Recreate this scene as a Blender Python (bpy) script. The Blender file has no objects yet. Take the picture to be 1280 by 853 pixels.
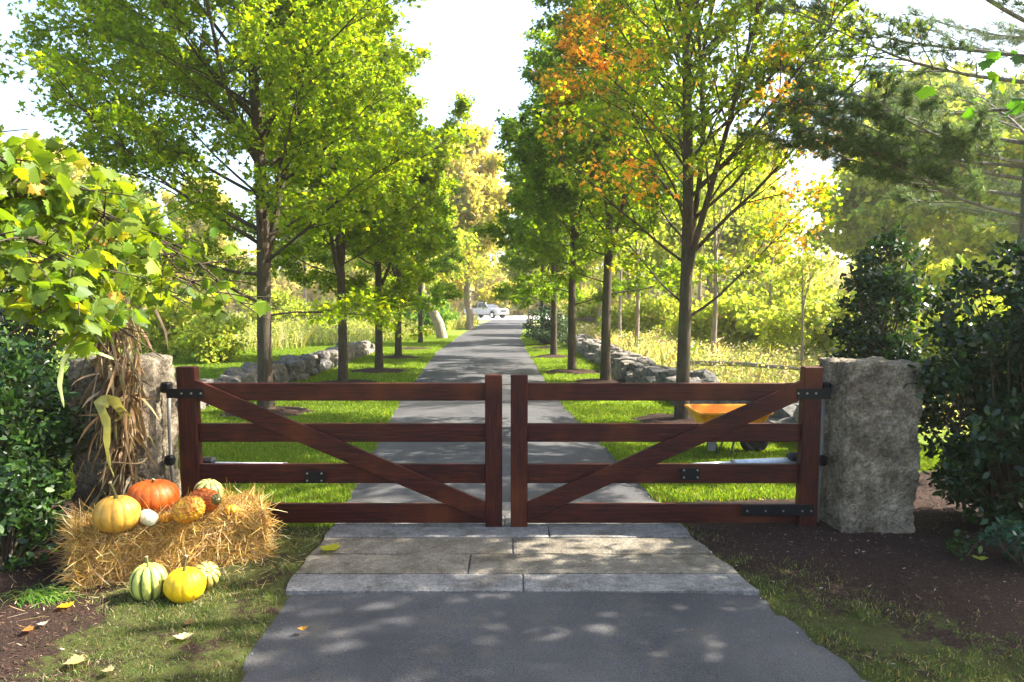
import bpy, math, random
import numpy as np
from mathutils import Vector, Matrix, noise

# ------------------------------------------------------------------ camera, light, exposure
SC = bpy.context.scene
COL = SC.collection
H, F, CX, CY = 1.74, 925.0, 640.0, 470.0
TP = 90.0 / 925.0
PIT = math.atan(TP); CP, SP = math.cos(PIT), math.sin(PIT)
cd = bpy.data.cameras.new('camera'); cam = bpy.data.objects.new('camera', cd); COL.objects.link(cam)
cam.location = (0, 0, H); cam.rotation_euler = (math.pi / 2 - PIT, 0, 0)
cd.sensor_width = 36; cd.lens = F / 1280 * 36; cd.shift_y = (CY - 426.5) / 1280
cd.clip_start = 0.05; cd.clip_end = 2000
SC.camera = cam

SUN_AZ, SUN_EL = math.radians(78), math.radians(43)
w = bpy.data.worlds.new('World'); SC.world = w; w.use_nodes = True
nt = w.node_tree; bg = nt.nodes['Background']
sky = nt.nodes.new('ShaderNodeTexSky'); sky.sky_type = 'NISHITA'; sky.sun_disc = False
sky.sun_elevation = SUN_EL; sky.sun_rotation = SUN_AZ
sky.dust_density = 3.0; sky.air_density = 1.0; sky.ozone_density = 1.0
nt.links.new(sky.outputs[0], bg.inputs[0]); bg.inputs[1].default_value = 0.125
sd = bpy.data.lights.new('sun', 'SUN'); so = bpy.data.objects.new('sun', sd); COL.objects.link(so)
sd.energy = 5.0; sd.angle = math.radians(0.53); sd.color = (1.0, 0.94, 0.84)
SV = Vector((math.sin(SUN_AZ) * math.cos(SUN_EL), math.cos(SUN_AZ) * math.cos(SUN_EL), math.sin(SUN_EL)))
so.rotation_euler = SV.to_track_quat('Z', 'Y').to_euler(); so.location = (0, 0, 30)
SC.view_settings.view_transform = 'Standard'; SC.view_settings.look = 'None'
SC.view_settings.exposure = 2.25; SC.view_settings.gamma = 1
SC.render.engine = 'CYCLES'
cy = SC.cycles
cy.max_bounces = 6; cy.diffuse_bounces = 3; cy.glossy_bounces = 2; cy.transmission_bounces = 4; cy.transparent_max_bounces = 6
cy.use_denoising = True; cy.sample_clamp_indirect = 6

# ------------------------------------------------------------------ pixel -> world helpers
def ray(x, y):
    u = (x - CX) / F; v = (y - CY) / F
    return np.array([u, CP - v * SP, -SP - v * CP])
def gp(x, y, z=0.0):
    d = ray(x, y); t = (z - H) / d[2]
    return np.array([d[0] * t, d[1] * t, z])
def at(x, y, Y):
    d = ray(x, y); t = Y / d[1]
    return np.array([d[0] * t, Y, H + d[2] * t])
def proj(X, Y, Z):
    d = Y * CP + (H - Z) * SP; v = (H - Z) * CP - Y * SP
    return CX + F * X / d, CY + F * v / d

RNG = np.random.default_rng(7)
HAZE = 0.0010
random.seed(7)

# ------------------------------------------------------------------ materials
def newmat(name):
    m = bpy.data.materials.new(name); m.use_nodes = True
    n = m.node_tree; n.nodes.clear()
    out = n.nodes.new('ShaderNodeOutputMaterial'); p = n.nodes.new('ShaderNodeBsdfPrincipled')
    n.links.new(p.outputs[0], out.inputs[0])
    return m, n, p, out
def N(n, t, **kw):
    x = n.nodes.new(t)
    for k, v in kw.items(): setattr(x, k, v)
    return x
def noise_tex(n, scale, detail=4, rough=0.6, coord=None, vec=(1, 1, 1)):
    tc = N(n, 'ShaderNodeTexCoord'); mp = N(n, 'ShaderNodeMapping')
    n.links.new(tc.outputs[coord or 'Object'], mp.inputs[0]); mp.inputs['Scale'].default_value = vec
    t = N(n, 'ShaderNodeTexNoise'); t.inputs['Scale'].default_value = scale
    t.inputs['Detail'].default_value = detail; t.inputs['Roughness'].default_value = rough
    n.links.new(mp.outputs[0], t.inputs['Vector']); return t
def ramp(n, src, stops):
    r = N(n, 'ShaderNodeValToRGB'); e = r.color_ramp.elements
    while len(e) < len(stops): e.new(0.5)
    for k, (p, c) in enumerate(stops):
        e[k].position = p; e[k].color = (c[0], c[1], c[2], 1) if len(c) == 3 else c
    n.links.new(src, r.inputs[0]); return r.outputs[0]
def mix(n, a, b, f, mode='MIX'):
    m = N(n, 'ShaderNodeMix', data_type='RGBA', blend_type=mode)
    for s, v in ((6, a), (7, b)):
        if isinstance(v, (tuple, list)): m.inputs[s].default_value = (v[0], v[1], v[2], 1)
        else: n.links.new(v, m.inputs[s])
    if isinstance(f, (int, float)): m.inputs[0].default_value = f
    else: n.links.new(f, m.inputs[0])
    return m.outputs[2]
def bump(n, p, src, dist, strength=1.0):
    b = N(n, 'ShaderNodeBump'); b.inputs['Distance'].default_value = dist; b.inputs['Strength'].default_value = strength
    n.links.new(src, b.inputs['Height']); n.links.new(b.outputs[0], p.inputs['Normal']); return b
def attr(n, name='col'):
    a = N(n, 'ShaderNodeAttribute'); a.attribute_name = name; return a.outputs['Color']

def mat_leaf(name, transl=0.5, rough=0.45, gain=(1.9, 1.9, 0.6), spec=0.4):
    m, n, p, out = newmat(name)
    c = attr(n)
    n.links.new(c, p.inputs['Base Color']); p.inputs['Roughness'].default_value = rough
    p.inputs['Specular IOR Level'].default_value = spec
    if transl > 0:
        t = N(n, 'ShaderNodeBsdfTranslucent')
        n.links.new(mix(n, c, gain, 1.0, 'MULTIPLY'), t.inputs[0])
        mx = N(n, 'ShaderNodeMixShader'); mx.inputs[0].default_value = transl
        n.links.new(p.outputs[0], mx.inputs[1]); n.links.new(t.outputs[0], mx.inputs[2])
        n.links.new(mx.outputs[0], out.inputs[0])
    return m
def mat_plain(name, c, rough=0.5, metal=0.0, nz=None, spec=0.5, coat=0.0):
    m, n, p, out = newmat(name)
    p.inputs['Roughness'].default_value = rough; p.inputs['Metallic'].default_value = metal
    p.inputs['Specular IOR Level'].default_value = spec; p.inputs['Coat Weight'].default_value = coat
    t = noise_tex(n, nz or 18, 5)
    col = ramp(n, t.outputs[0], [(0.3, tuple(x * 0.78 for x in c)), (0.7, tuple(min(1, x * 1.15) for x in c))])
    n.links.new(col, p.inputs['Base Color'])
    bump(n, p, t.outputs[0], 0.002, 0.5)
    return m
def mat_attr(name, rough=0.5, spec=0.5, bscale=0, bdist=0.0, coat=0.0):
    m, n, p, out = newmat(name)
    n.links.new(attr(n), p.inputs['Base Color']); p.inputs['Roughness'].default_value = rough
    p.inputs['Specular IOR Level'].default_value = spec; p.inputs['Coat Weight'].default_value = coat
    if bscale:
        t = noise_tex(n, bscale, 5); bump(n, p, t.outputs[0], bdist)
    return m

M = {}
M['leaf'] = mat_leaf('maple_leaf', 0.66, 0.45, (2.2, 2.1, 0.5), 0.35)
M['leaf_near'] = mat_leaf('maple_leaf_near', 0.5, 0.5, (1.7, 1.6, 0.45), 0.25)
M['far_leaf'] = mat_leaf('far_leaf', 0.5, 0.6, (1.7, 1.6, 0.8), 0.2)
M['gloss_leaf'] = mat_leaf('glossy_leaf', 0.2, 0.33, (1.6, 1.8, 0.5), 0.35)
M['needle'] = mat_leaf('pine_needle', 0.45, 0.5, (1.4, 1.4, 0.7), 0.3)
M['grass'] = mat_leaf('grass_blade', 0.45, 0.5, (1.6, 1.6, 0.6), 0.3)
M['straw'] = mat_leaf('straw', 0.42, 0.5, (1.3, 1.2, 0.8), 0.3)
M['husk'] = mat_leaf('corn_husk', 0.3, 0.6, (1.3, 1.2, 0.8), 0.25)
M['litter'] = mat_attr('litter', 0.9, 0.2)
M['pumpkin'] = mat_attr('pumpkin_skin', 0.48, 0.35, 45, 0.002, 0.03)
M['gourd'] = mat_attr('gourd_skin', 0.45, 0.4, 90, 0.0015)
M['stem'] = mat_attr('stem', 0.8, 0.2, 80, 0.002)

def mat_bark(name, c0, c1, lichen=None, vs=(9, 9, 1.6)):
    m, n, p, out = newmat(name)
    t = noise_tex(n, 3.2, 8, 0.7, vec=vs); t2 = noise_tex(n, 2.5, 5)
    c = ramp(n, t.outputs[0], [(0.3, c0), (0.68, c1)])
    if lichen: c = mix(n, c, lichen, ramp(n, t2.outputs[0], [(0.45, (0, 0, 0)), (0.65, (.75, .75, .75))]))
    n.links.new(c, p.inputs['Base Color']); p.inputs['Roughness'].default_value = 0.9
    p.inputs['Specular IOR Level'].default_value = 0.2
    bump(n, p, t.outputs[0], 0.02); return m
M['bark'] = mat_bark('maple_bark', (0.028, 0.018, 0.011), (0.105, 0.075, 0.048), (0.085, 0.082, 0.045))
M['bark_pale'] = mat_bark('pale_bark', (0.16, 0.12, 0.09), (0.42, 0.34, 0.26))
M['bark_pine'] = mat_bark('pine_bark', (0.05, 0.042, 0.035), (0.22, 0.19, 0.16), (0.2, 0.22, 0.18))

def mat_granite(name, base, dark, warm, rough_k=0.6):
    m, n, p, out = newmat(name)
    t1 = noise_tex(n, 4, 7, 0.65); t2 = noise_tex(n, 60, 4, 0.7); t3 = noise_tex(n, 220, 2, 0.5)
    c = ramp(n, t1.outputs[0], [(0.34, dark), (0.5, base), (0.66, warm)])
    c = mix(n, c, ramp(n, t2.outputs[0], [(0.35, (.45, .45, .45)), (0.6, (1.1, 1.1, 1.1))]), 0.8, 'MULTIPLY')
    c = mix(n, c, (0.06, 0.06, 0.06), ramp(n, t3.outputs[0], [(0.62, (0, 0, 0)), (0.7, (.6, .6, .6))]))
    n.links.new(c, p.inputs['Base Color']); p.inputs['Roughness'].default_value = 0.85
    p.inputs['Specular IOR Level'].default_value = 0.3
    t4 = noise_tex(n, 22, 6, 0.75); c = mix(n, c, ramp(n, t4.outputs[0], [(0.36, (.45, .43, .40)), (0.5, (1, 1, 1)), (0.64, (1.6, 1.6, 1.55))]), min(.85, .35 + .2 * rough_k), 'MULTIPLY'); n.links.new(c, p.inputs['Base Color']); ad = N(n, 'ShaderNodeMath', operation='MULTIPLY_ADD'); n.links.new(t4.outputs[0], ad.inputs[0]); ad.inputs[1].default_value = rough_k; n.links.new(t2.outputs[0], ad.inputs[2])  # pit shading put into the colour too, from the same noise as the bump
    bump(n, p, ad.outputs[0], 0.008 * (1 + rough_k * .4)); return m
M['granite'] = mat_granite('granite', (0.23, 0.185, 0.125), (0.10, 0.074, 0.046), (0.36, 0.30, 0.21), 2.2)
M['slab'] = mat_granite('granite_slab', (0.19, 0.18, 0.165), (0.11, 0.10, 0.085), (0.25, 0.235, 0.21))
M['stone'] = mat_granite('field_stone', (0.17, 0.15, 0.125), (0.07, 0.065, 0.05), (0.30, 0.245, 0.20))
M['stone2'] = mat_granite('field_stone_dark', (0.10, 0.095, 0.085), (0.045, 0.05, 0.038), (0.19, 0.17, 0.15))

def mat_wood():
    m, n, p, out = newmat('mahogany')
    a = noise_tex(n, 5, 7, 0.65, vec=(1, 6, 22)); b = noise_tex(n, 2.2, 3, 0.5)
    c = ramp(n, a.outputs[0], [(0.34, (0.010, 0.0025, 0.0025)), (0.5, (0.034, 0.0052, 0.0035)), (0.66, (0.078, 0.014, 0.006))])
    c = mix(n, c, (0.12, 0.030, 0.008), ramp(n, b.outputs[0], [(0.5, (0, 0, 0)), (0.68, (.55, .55, .55))]))
    n.links.new(c, p.inputs['Base Color']); p.inputs['Roughness'].default_value = 0.5; p.inputs['Specular IOR Level'].default_value = 0.2
    p.inputs['Coat Weight'].default_value = 0.03; p.inputs['Coat Roughness'].default_value = 0.25
    bump(n, p, a.outputs[0], 0.0012); return m
M['wood'] = mat_wood()
def mat_wood_v():
    m = M['wood'].copy(); m.name = 'mahogany_upright'
    for x in m.node_tree.nodes:
        if x.type == 'MAPPING' and abs(x.inputs['Scale'].default_value[2] - 22) < .1: x.inputs['Scale'].default_value = (22, 6, 1)
    return m
M['wood_v'] = mat_wood_v()
M['iron'] = mat_plain('black_iron', (0.005, 0.005, 0.006), 0.5, 0.0, spec=0.2)
M['bolt'] = mat_plain('bolt_steel', (0.3, 0.3, 0.3), 0.4, 0.8)
M['rubber'] = mat_plain('rubber', (0.015, 0.015, 0.015), 0.7)
M['white_metal'] = mat_plain('white_powder_coat', (0.72, 0.74, 0.76), 0.35)
M['conduit'] = mat_plain('grey_conduit', (0.22, 0.21, 0.19), 0.55)
M['tray'] = mat_plain('orange_plastic', (0.82, 0.30, 0.012), 0.4)
M['steel'] = mat_plain('painted_steel', (0.05, 0.06, 0.07), 0.4, 0.5)
M['handle_wood'] = mat_plain('handle_wood', (0.16, 0.07, 0.03), 0.6)
M['twine'] = mat_plain('twine', (0.22, 0.15, 0.07), 0.9)
M['car_paint'] = mat_plain('white_car_paint', (0.36, 0.36, 0.38), 0.25, 0, 3, coat=0.5)
M['car_glass'] = mat_plain('car_glass', (0.03, 0.04, 0.05), 0.08)
M['chrome'] = mat_plain('chrome', (0.6, 0.6, 0.62), 0.2, 0.9)
M['lamp'] = mat_plain('headlamp', (0.6, 0.6, 0.62), 0.1)
M['wall_grey'] = mat_plain('grey_siding', (0.22, 0.23, 0.27), 0.7)
M['wall_white'] = mat_plain('white_siding', (0.7, 0.7, 0.72), 0.7)
M['roof'] = mat_plain('roof_shingle', (0.09, 0.09, 0.1), 0.9)
M['fence_wood'] = mat_plain('weathered_fence', (0.2, 0.13, 0.10), 0.85)

def mat_asphalt():
    m, n, p, out = newmat('asphalt')
    a = noise_tex(n, 0.9, 6, 0.6); b = noise_tex(n, 160, 3, 0.7); c3 = noise_tex(n, 420, 2, 0.6)
    c = ramp(n, a.outputs[0], [(0.36, (0.036, 0.036, 0.038)), (0.64, (0.072, 0.070, 0.070))])
    c = mix(n, c, ramp(n, b.outputs[0], [(0.36, (.35, .35, .35)), (0.64, (1.6, 1.6, 1.6))]), 0.85, 'MULTIPLY')
    c = mix(n, c, (0.32, 0.31, 0.29), ramp(n, c3.outputs[0], [(0.62, (0, 0, 0)), (0.74, (.7, .7, .7))]))
    n.links.new(c, p.inputs['Base Color']); p.inputs['Roughness'].default_value = 0.85
    p.inputs['Specular IOR Level'].default_value = 0.3
    st = noise_tex(n, 3.5, 8, 0.75); c = mix(n, c, (0.10, 0.085, 0.06), ramp(n, st.outputs[0], [(0.52, (0, 0, 0)), (0.70, (.55, .55, .55))])); n.links.new(c, p.inputs['Base Color'])
    bump(n, p, b.outputs[0], 0.006); return m
M['asphalt'] = mat_asphalt()
def mat_ground():
    # zone attribute: R = how much turf, G = how much the turf is thin and mossy
    m, n, p, out = newmat('turf_and_mulch')
    z = N(n, 'ShaderNodeSeparateColor'); n.links.new(attr(n, 'zone'), z.inputs[0])
    a = noise_tex(n, 90, 6, 0.75); b = noise_tex(n, 2.2, 5, 0.6); d = noise_tex(n, 14, 6, 0.7)
    mul = ramp(n, a.outputs[0], [(0.3, (0.010, 0.0055, 0.004)), (0.52, (0.036, 0.020, 0.014)), (0.72, (0.11, 0.062, 0.042))])
    gr = ramp(n, b.outputs[0], [(0.35, (0.10, 0.155, 0.015)), (0.65, (0.155, 0.215, 0.025))])
    gr = mix(n, gr, ramp(n, a.outputs[0], [(0.3, (.5, .5, .5)), (0.7, (1.4, 1.4, 1.3))]), 0.8, 'MULTIPLY')
    thin = ramp(n, d.outputs[0], [(0.36, (0.040, 0.024, 0.014)), (0.5, (0.055, 0.048, 0.018)), (0.62, (0.06, 0.07, 0.018))])
    thin = mix(n, thin, ramp(n, a.outputs[0], [(0.3, (.4, .4, .4)), (0.7, (1.4, 1.4, 1.4))]), 0.8, 'MULTIPLY')
    g = mix(n, gr, thin, z.outputs[1])
    add = N(n, 'ShaderNodeMath', operation='MULTIPLY_ADD'); n.links.new(d.outputs[0], add.inputs[0])
    add.inputs[1].default_value = 0.9; n.links.new(z.outputs[0], add.inputs[2])
    f = ramp(n, add.outputs[0], [(0.86, (0, 0, 0)), (0.98, (1, 1, 1))])
    c = mix(n, mul, g, f)
    n.links.new(c, p.inputs['Base Color']); p.inputs['Roughness'].default_value = 0.95
    p.inputs['Specular IOR Level'].default_value = 0.15
    bump(n, p, a.outputs[0], 0.02); return m
M['ground'] = mat_ground()
def mat_field():
    m, n, p, out = newmat('field')
    a = noise_tex(n, 0.25, 8, 0.7); b = noise_tex(n, 9, 6, 0.7)
    c = ramp(n, a.outputs[0], [(0.35, (0.13, 0.17, 0.03)), (0.5, (0.24, 0.25, 0.06)), (0.68, (0.36, 0.29, 0.15))])
    c = mix(n, c, ramp(n, b.outputs[0], [(0.3, (.5, .5, .5)), (0.7, (1.4, 1.4, 1.4))]), 0.8, 'MULTIPLY')
    n.links.new(c, p.inputs['Base Color']); p.inputs['Roughness'].default_value = 0.95
    bump(n, p, b.outputs[0], 0.05); return m
M['field'] = mat_field()
M['wall_core'] = mat_plain('dark_core', (0.03, 0.025, 0.018), 0.95)
M['paving'] = mat_plain('pale_paving', (0.42, 0.40, 0.38), 0.9, nz=3)

# ------------------------------------------------------------------ object helpers
def wloc(o):
    v = Vector((0, 0, 0))
    while o: v += o.location; o = o.parent
    return v
def tag(o, label=None, cat=None, group=None, kind=None):
    if label: o['label'] = label
    if cat: o['category'] = cat
    if group: o['group'] = group
    if kind: o['kind'] = kind
    return o
def thing(name, label, cat, loc=(0, 0, 0), group=None):
    o = bpy.data.objects.new(name, None); COL.objects.link(o); o.location = tuple(float(x) for x in loc)
    o.empty_display_size = 0.1
    return tag(o, label, cat, group)
def np_obj(name, V, loops, totals, mat, parent=None, cols=None, smooth=False, dom='FACE', cname='col', local=False):
    """V n x 3 world points (shifted to the parent's own space unless local)"""
    V = np.asarray(V, dtype=np.float32).reshape(-1, 3)
    if parent is not None and not local: V = V - np.array(wloc(parent), dtype=np.float32)
    loops = np.asarray(loops, dtype=np.int32).ravel(); totals = np.asarray(totals, dtype=np.int32)
    me = bpy.data.meshes.new(name)
    me.vertices.add(len(V)); me.vertices.foreach_set('co', V.ravel())
    me.loops.add(len(loops)); me.loops.foreach_set('vertex_index', loops)
    me.polygons.add(len(totals))
    st = np.zeros(len(totals), dtype=np.int32); st[1:] = np.cumsum(totals)[:-1]
    me.polygons.foreach_set('loop_start', st)
    try: me.polygons.foreach_set('loop_total', totals)
    except Exception: pass
    me.polygons.foreach_set('use_smooth', np.full(len(totals), bool(smooth)))
    me.update(calc_edges=True)
    if cols is not None:
        a = me.attributes.new(cname, 'FLOAT_COLOR', dom)
        c = np.ones((len(cols), 4), dtype=np.float32); c[:, :3] = cols
        a.data.foreach_set('color', c.ravel())
    me.materials.append(mat)
    o = bpy.data.objects.new(name, me); COL.objects.link(o)
    if parent is not None: o.parent = parent
    return o

class MB:
    """collects boxes, tubes and grids into one mesh"""
    def __init__(s): s.v = []; s.f = []; s.n = 0; s.c = []
    def add(s, V, Fc, col=None):
        V = np.asarray(V, float).reshape(-1, 3)
        s.v.append(V); s.f += [tuple(int(i) + s.n for i in f) for f in Fc]; s.n += len(V)
        if col is not None:
            col = np.asarray(col, float)
            if col.ndim == 1: col = np.tile(col, (len(V), 1))
            s.c.append(col)
        return s
    def box(s, c, d, R=None, b=0.0, col=None):
        """bevelled box, centre c, full size d"""
        hx, hy, hz = [x / 2 for x in d]
        if b <= 0:
            V = [(x, y, z) for x in (-hx, hx) for y in (-hy, hy) for z in (-hz, hz)]
            Fc = [(0, 1, 3, 2), (4, 6, 7, 5), (0, 4, 5, 1), (2, 3, 7, 6), (0, 2, 6, 4), (1, 5, 7, 3)]
        else:
            V = []; idx = {}
            for ax in range(3):
                for sx in (-1, 1):
                    for sy in (-1, 1):
                        for sz in (-1, 1):
                            p = [sx * (hx - b), sy * (hy - b), sz * (hz - b)]
                            p[ax] = (sx, sy, sz)[ax] * (hx, hy, hz)[ax]
                            idx[(ax, sx, sy, sz)] = len(V); V.append(tuple(p))
            Fc = []
            S = (-1, 1)
            for sgn in S:
                Fc.append([idx[(0, sgn, a, c_)] for a, c_ in ((-1, -1), (1, -1), (1, 1), (-1, 1))][::sgn])
                Fc.append([idx[(1, a, sgn, c_)] for a, c_ in ((-1, -1), (-1, 1), (1, 1), (1, -1))][::sgn])
                Fc.append([idx[(2, a, c_, sgn)] for a, c_ in ((-1, -1), (1, -1), (1, 1), (-1, 1))][::sgn])
            for a in S:
                for c_ in S:
                    Fc.append([idx[(0, a, c_, -1)], idx[(0, a, c_, 1)], idx[(1, a, c_, 1)], idx[(1, a, c_, -1)]][::-a * c_])
                    Fc.append([idx[(0, a, -1, c_)], idx[(2, a, -1, c_)], idx[(2, a, 1, c_)], idx[(0, a, 1, c_)]][::-a * c_])
                    Fc.append([idx[(1, -1, a, c_)], idx[(1, 1, a, c_)], idx[(2, 1, a, c_)], idx[(2, -1, a, c_)]][::-a * c_])
                    for e in S:
                        Fc.append([idx[(0, a, c_, e)], idx[(1, a, c_, e)], idx[(2, a, c_, e)]][::a * c_ * e])
        V = np.array(V, float)
        if R is not None: V = V @ np.array(R.to_3x3() if hasattr(R, 'to_3x3') else R).T
        return s.add(V + np.array(c, float), Fc, col)
    def tube(s, pts, rad, sides=8, cap=True, col=None):
        pts = np.asarray(pts, float); n = len(pts)
        rad = np.full(n, rad) if np.isscalar(rad) else np.asarray(rad, float)
        T = np.gradient(pts, axis=0); T /= np.linalg.norm(T, axis=1)[:, None] + 1e-9
        ref = np.array([0, 0, 1.0]) if abs(T[0][2]) < 0.9 else np.array([1.0, 0, 0])
        A = np.cross(T, ref); A /= np.linalg.norm(A, axis=1)[:, None] + 1e-9
        B = np.cross(T, A)
        th = np.arange(sides) * 2 * math.pi / sides
        V = pts[:, None, :] + rad[:, None, None] * (np.cos(th)[None, :, None] * A[:, None, :] + np.sin(th)[None, :, None] * B[:, None, :])
        Fc = []
        for i in range(n - 1):
            for j in range(sides):
                k = (j + 1) % sides
                Fc.append((i * sides + j, i * sides + k, (i + 1) * sides + k, (i + 1) * sides + j))
        if cap:
            Fc.append(tuple(range(sides))[::-1]); Fc.append(tuple(range((n - 1) * sides, n * sides)))
        return s.add(V.reshape(-1, 3), Fc, col)
    def cyl(s, a, b, r, sides=16, col=None, r2=None):
        return s.tube([a, b], [r, r if r2 is None else r2], sides, True, col)
    def build(s, name, mat, parent=None, smooth=False, local=False):
        V = np.concatenate(s.v); tot = [len(f) for f in s.f]; lp = [i for f in s.f for i in f]
        return np_obj(name, V, lp, tot, mat, parent, np.concatenate(s.c) if s.c else None, smooth, 'POINT', 'col', local)

def tubes_obj(name, polys, mat, parent):
    """polys: list of (pts, radii, sides); fast joint mesh"""
    Vs, Ls, n = [], [], 0
    for pts, rad, sides in polys:
        pts = np.asarray(pts, float); m = len(pts); rad = np.asarray(rad, float)
        T = np.gradient(pts, axis=0); T /= np.linalg.norm(T, axis=1)[:, None] + 1e-9
        ref = np.array([0, 0, 1.0]) if abs(T[0][2]) < 0.85 else np.array([1.0, 0, 0])
        A = np.cross(T, ref); A /= np.linalg.norm(A, axis=1)[:, None] + 1e-9; B = np.cross(T, A)
        th = np.arange(sides) * 2 * math.pi / sides
        V = pts[:, None, :] + rad[:, None, None] * (np.cos(th)[None, :, None] * A[:, None, :] + np.sin(th)[None, :, None] * B[:, None, :])
        i = np.arange(m - 1)[:, None]; j = np.arange(sides)[None, :]; k = (j + 1) % sides
        L = np.stack([i * sides + j, i * sides + k, (i + 1) * sides + k, (i + 1) * sides + j], -1) + n
        Vs.append(V.reshape(-1, 3)); Ls.append(L.reshape(-1, 4)); n += m * sides
    L = np.concatenate(Ls)
    return np_obj(name, np.concatenate(Vs), L, np.full(len(L), 4), mat, parent, smooth=True)

# leaf outlines (x, y, z-bend), stalk at the origin
MAPLE_HI = [(0, 0), (.20, -.10), (.22, .0), (.45, -.04), (.41, .13), (.48, .20), (.70, .38), (.52, .45), (.53, .58), (.33, .58), (.33, .76), (.17, .80), (0, 1.03)]
MAPLE_LO = [(0, 0), (.30, -.04), (.24, .17), (.58, .45), (.20, .50), (0, 1.0)]
def mirror(o): return o + [(-x, y) for x, y in o[-2:0:-1]]
MAPLE_HI = mirror(MAPLE_HI); MAPLE_LO = mirror(MAPLE_LO)
OVAL = mirror([(0, 0), (.20, .25), (.24, .5), (.15, .8), (0, 1.0)])
KITE = [(0, 0), (.38, .42), (0, 1.0), (-.38, .42)]
TUFT = [(0, 0), (.45, .15), (.30, .5), (.55, .75), (0, 1.0), (-.25, .7), (-.5, .62), (-.28, .3)]

def unit(a): return a / (np.linalg.norm(a, axis=-1, keepdims=True) + 1e-9)
def leaf_obj(name, P, size, cols, mat, parent, rng, shape=KITE, up=0.8, bend=0.3, tip=None, tipw=0.0, local=False):
    P = np.asarray(P, float); n = len(P)
    nr = unit(unit(rng.normal(size=(n, 3))) + np.array([0, 0, up]))
    r2 = rng.normal(size=(n, 3))
    if tip is not None: r2 = unit(r2) * (1 - tipw) + np.asarray(tip) * tipw * 1.5
    t = unit(r2 - nr * (r2 * nr).sum(1, keepdims=True)); b = np.cross(nr, t)
    S = np.array(shape); k = len(S)
    size = np.broadcast_to(size, (n,))[:, None, None]
    bz = -bend * (np.abs(S[:, 0]) ** 1.3) - bend * 0.5 * S[:, 1] ** 2
    V = P[:, None, :] + size * (S[None, :, 0:1] * b[:, None, :] + S[None, :, 1:2] * t[:, None, :] + bz[None, :, None] * nr[:, None, :])
    return np_obj(name, V.reshape(-1, 3), np.arange(n * k), np.full(n, k), mat, parent, cols, local=local)

def jit(rng, base, n, amt=0.2, hue=0.1):
    b = np.tile(np.array(base, float), (n, 1)); v = 1 + rng.normal(size=(n, 1)) * amt
    h = 1 + rng.normal(size=(n, 3)) * hue
    return np.clip(b * v * h, 0.003, 0.95)
def pick(rng, opts, wts, n, amt=0.2, hue=0.08):
    opts = np.array(opts, float); i = rng.choice(len(opts), n, p=np.array(wts) / sum(wts))
    return np.clip(opts[i] * (1 + rng.normal(size=(n, 1)) * amt) * (1 + rng.normal(size=(n, 3)) * hue), 0.003, 0.95)
def snoise(X, Y, s, seed=0):
    """cheap smooth 2-D noise, about -1..1"""
    r = np.random.default_rng(seed); o = 0
    for k in range(7):
        a = r.uniform(0, 6.28); f = s * r.uniform(0.6, 2.2); p = r.uniform(0, 6.28)
        o = o + np.sin((X * math.cos(a) + Y * math.sin(a)) * f + p + 1.3 * np.sin((Y * math.cos(a) - X * math.sin(a)) * f * .7 + p * 2))
    return o / 4.0

# ------------------------------------------------------------------ ground, lawn, drive
EL = [(225, 1010), (258, 930), (295, 853), (322, 800), (348, 750), (372, 715), (396, 684), (418, 655), (455, 585), (500, 500), (545, 441), (580, 416), (612, 401), (640, 393), (655, 389)]
ER = [(1330, 1010), (1200, 930), (1092, 853), (1015, 795), (950, 745), (925, 722), (897, 698), (871, 677), (848, 653), (770, 573), (697, 500), (660, 441), (650, 420), (656, 408), (672, 398), (690, 393)]
def resample(px, ys):
    P = np.array([gp(*p)[:2] for p in px]); o = np.argsort(P[:, 1]); return np.interp(ys, P[o, 1], P[o, 0])
YS = np.concatenate([np.arange(-6, 2.6, .4), np.arange(2.6, 12, .12), np.arange(12, 40, .5), np.arange(40, 100, 2.5)])
XL = resample(EL, YS); XR = resample(ER, YS)
XL += 0.008 * np.sin(YS * 5.1) + 0.012 * np.sin(YS * 13.7); XR += 0.008 * np.sin(YS * 4.3 + 1) + 0.012 * np.sin(YS * 15.1)
def road_x(Y): return np.interp(Y, YS, XL), np.interp(Y, YS, XR)

def grid_obj(name, xs, ys, zf, mat, zone=None):
    X, Y = np.meshgrid(xs, ys); Z = zf(X, Y)
    nx, ny = len(xs), len(ys)
    i = np.arange(ny - 1)[:, None] * nx + np.arange(nx - 1)[None, :]
    L = np.stack([i, i + 1, i + nx + 1, i + nx], -1).reshape(-1, 4)
    c = zone(X, Y).reshape(-1, 3) if zone else None
    return np_obj(name, np.stack([X, Y, Z], -1), L, np.full(len(L), 4), mat, None, c, True, 'POINT', 'zone')
tag(grid_obj('ground', np.array([-900, -300, -60, 0, 60, 300, 900.]), np.array([-60, -10, 20, 60, 100, 300, 1100.]), lambda X, Y: X * 0 - 0.03, M['field']), kind='structure')

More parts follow.
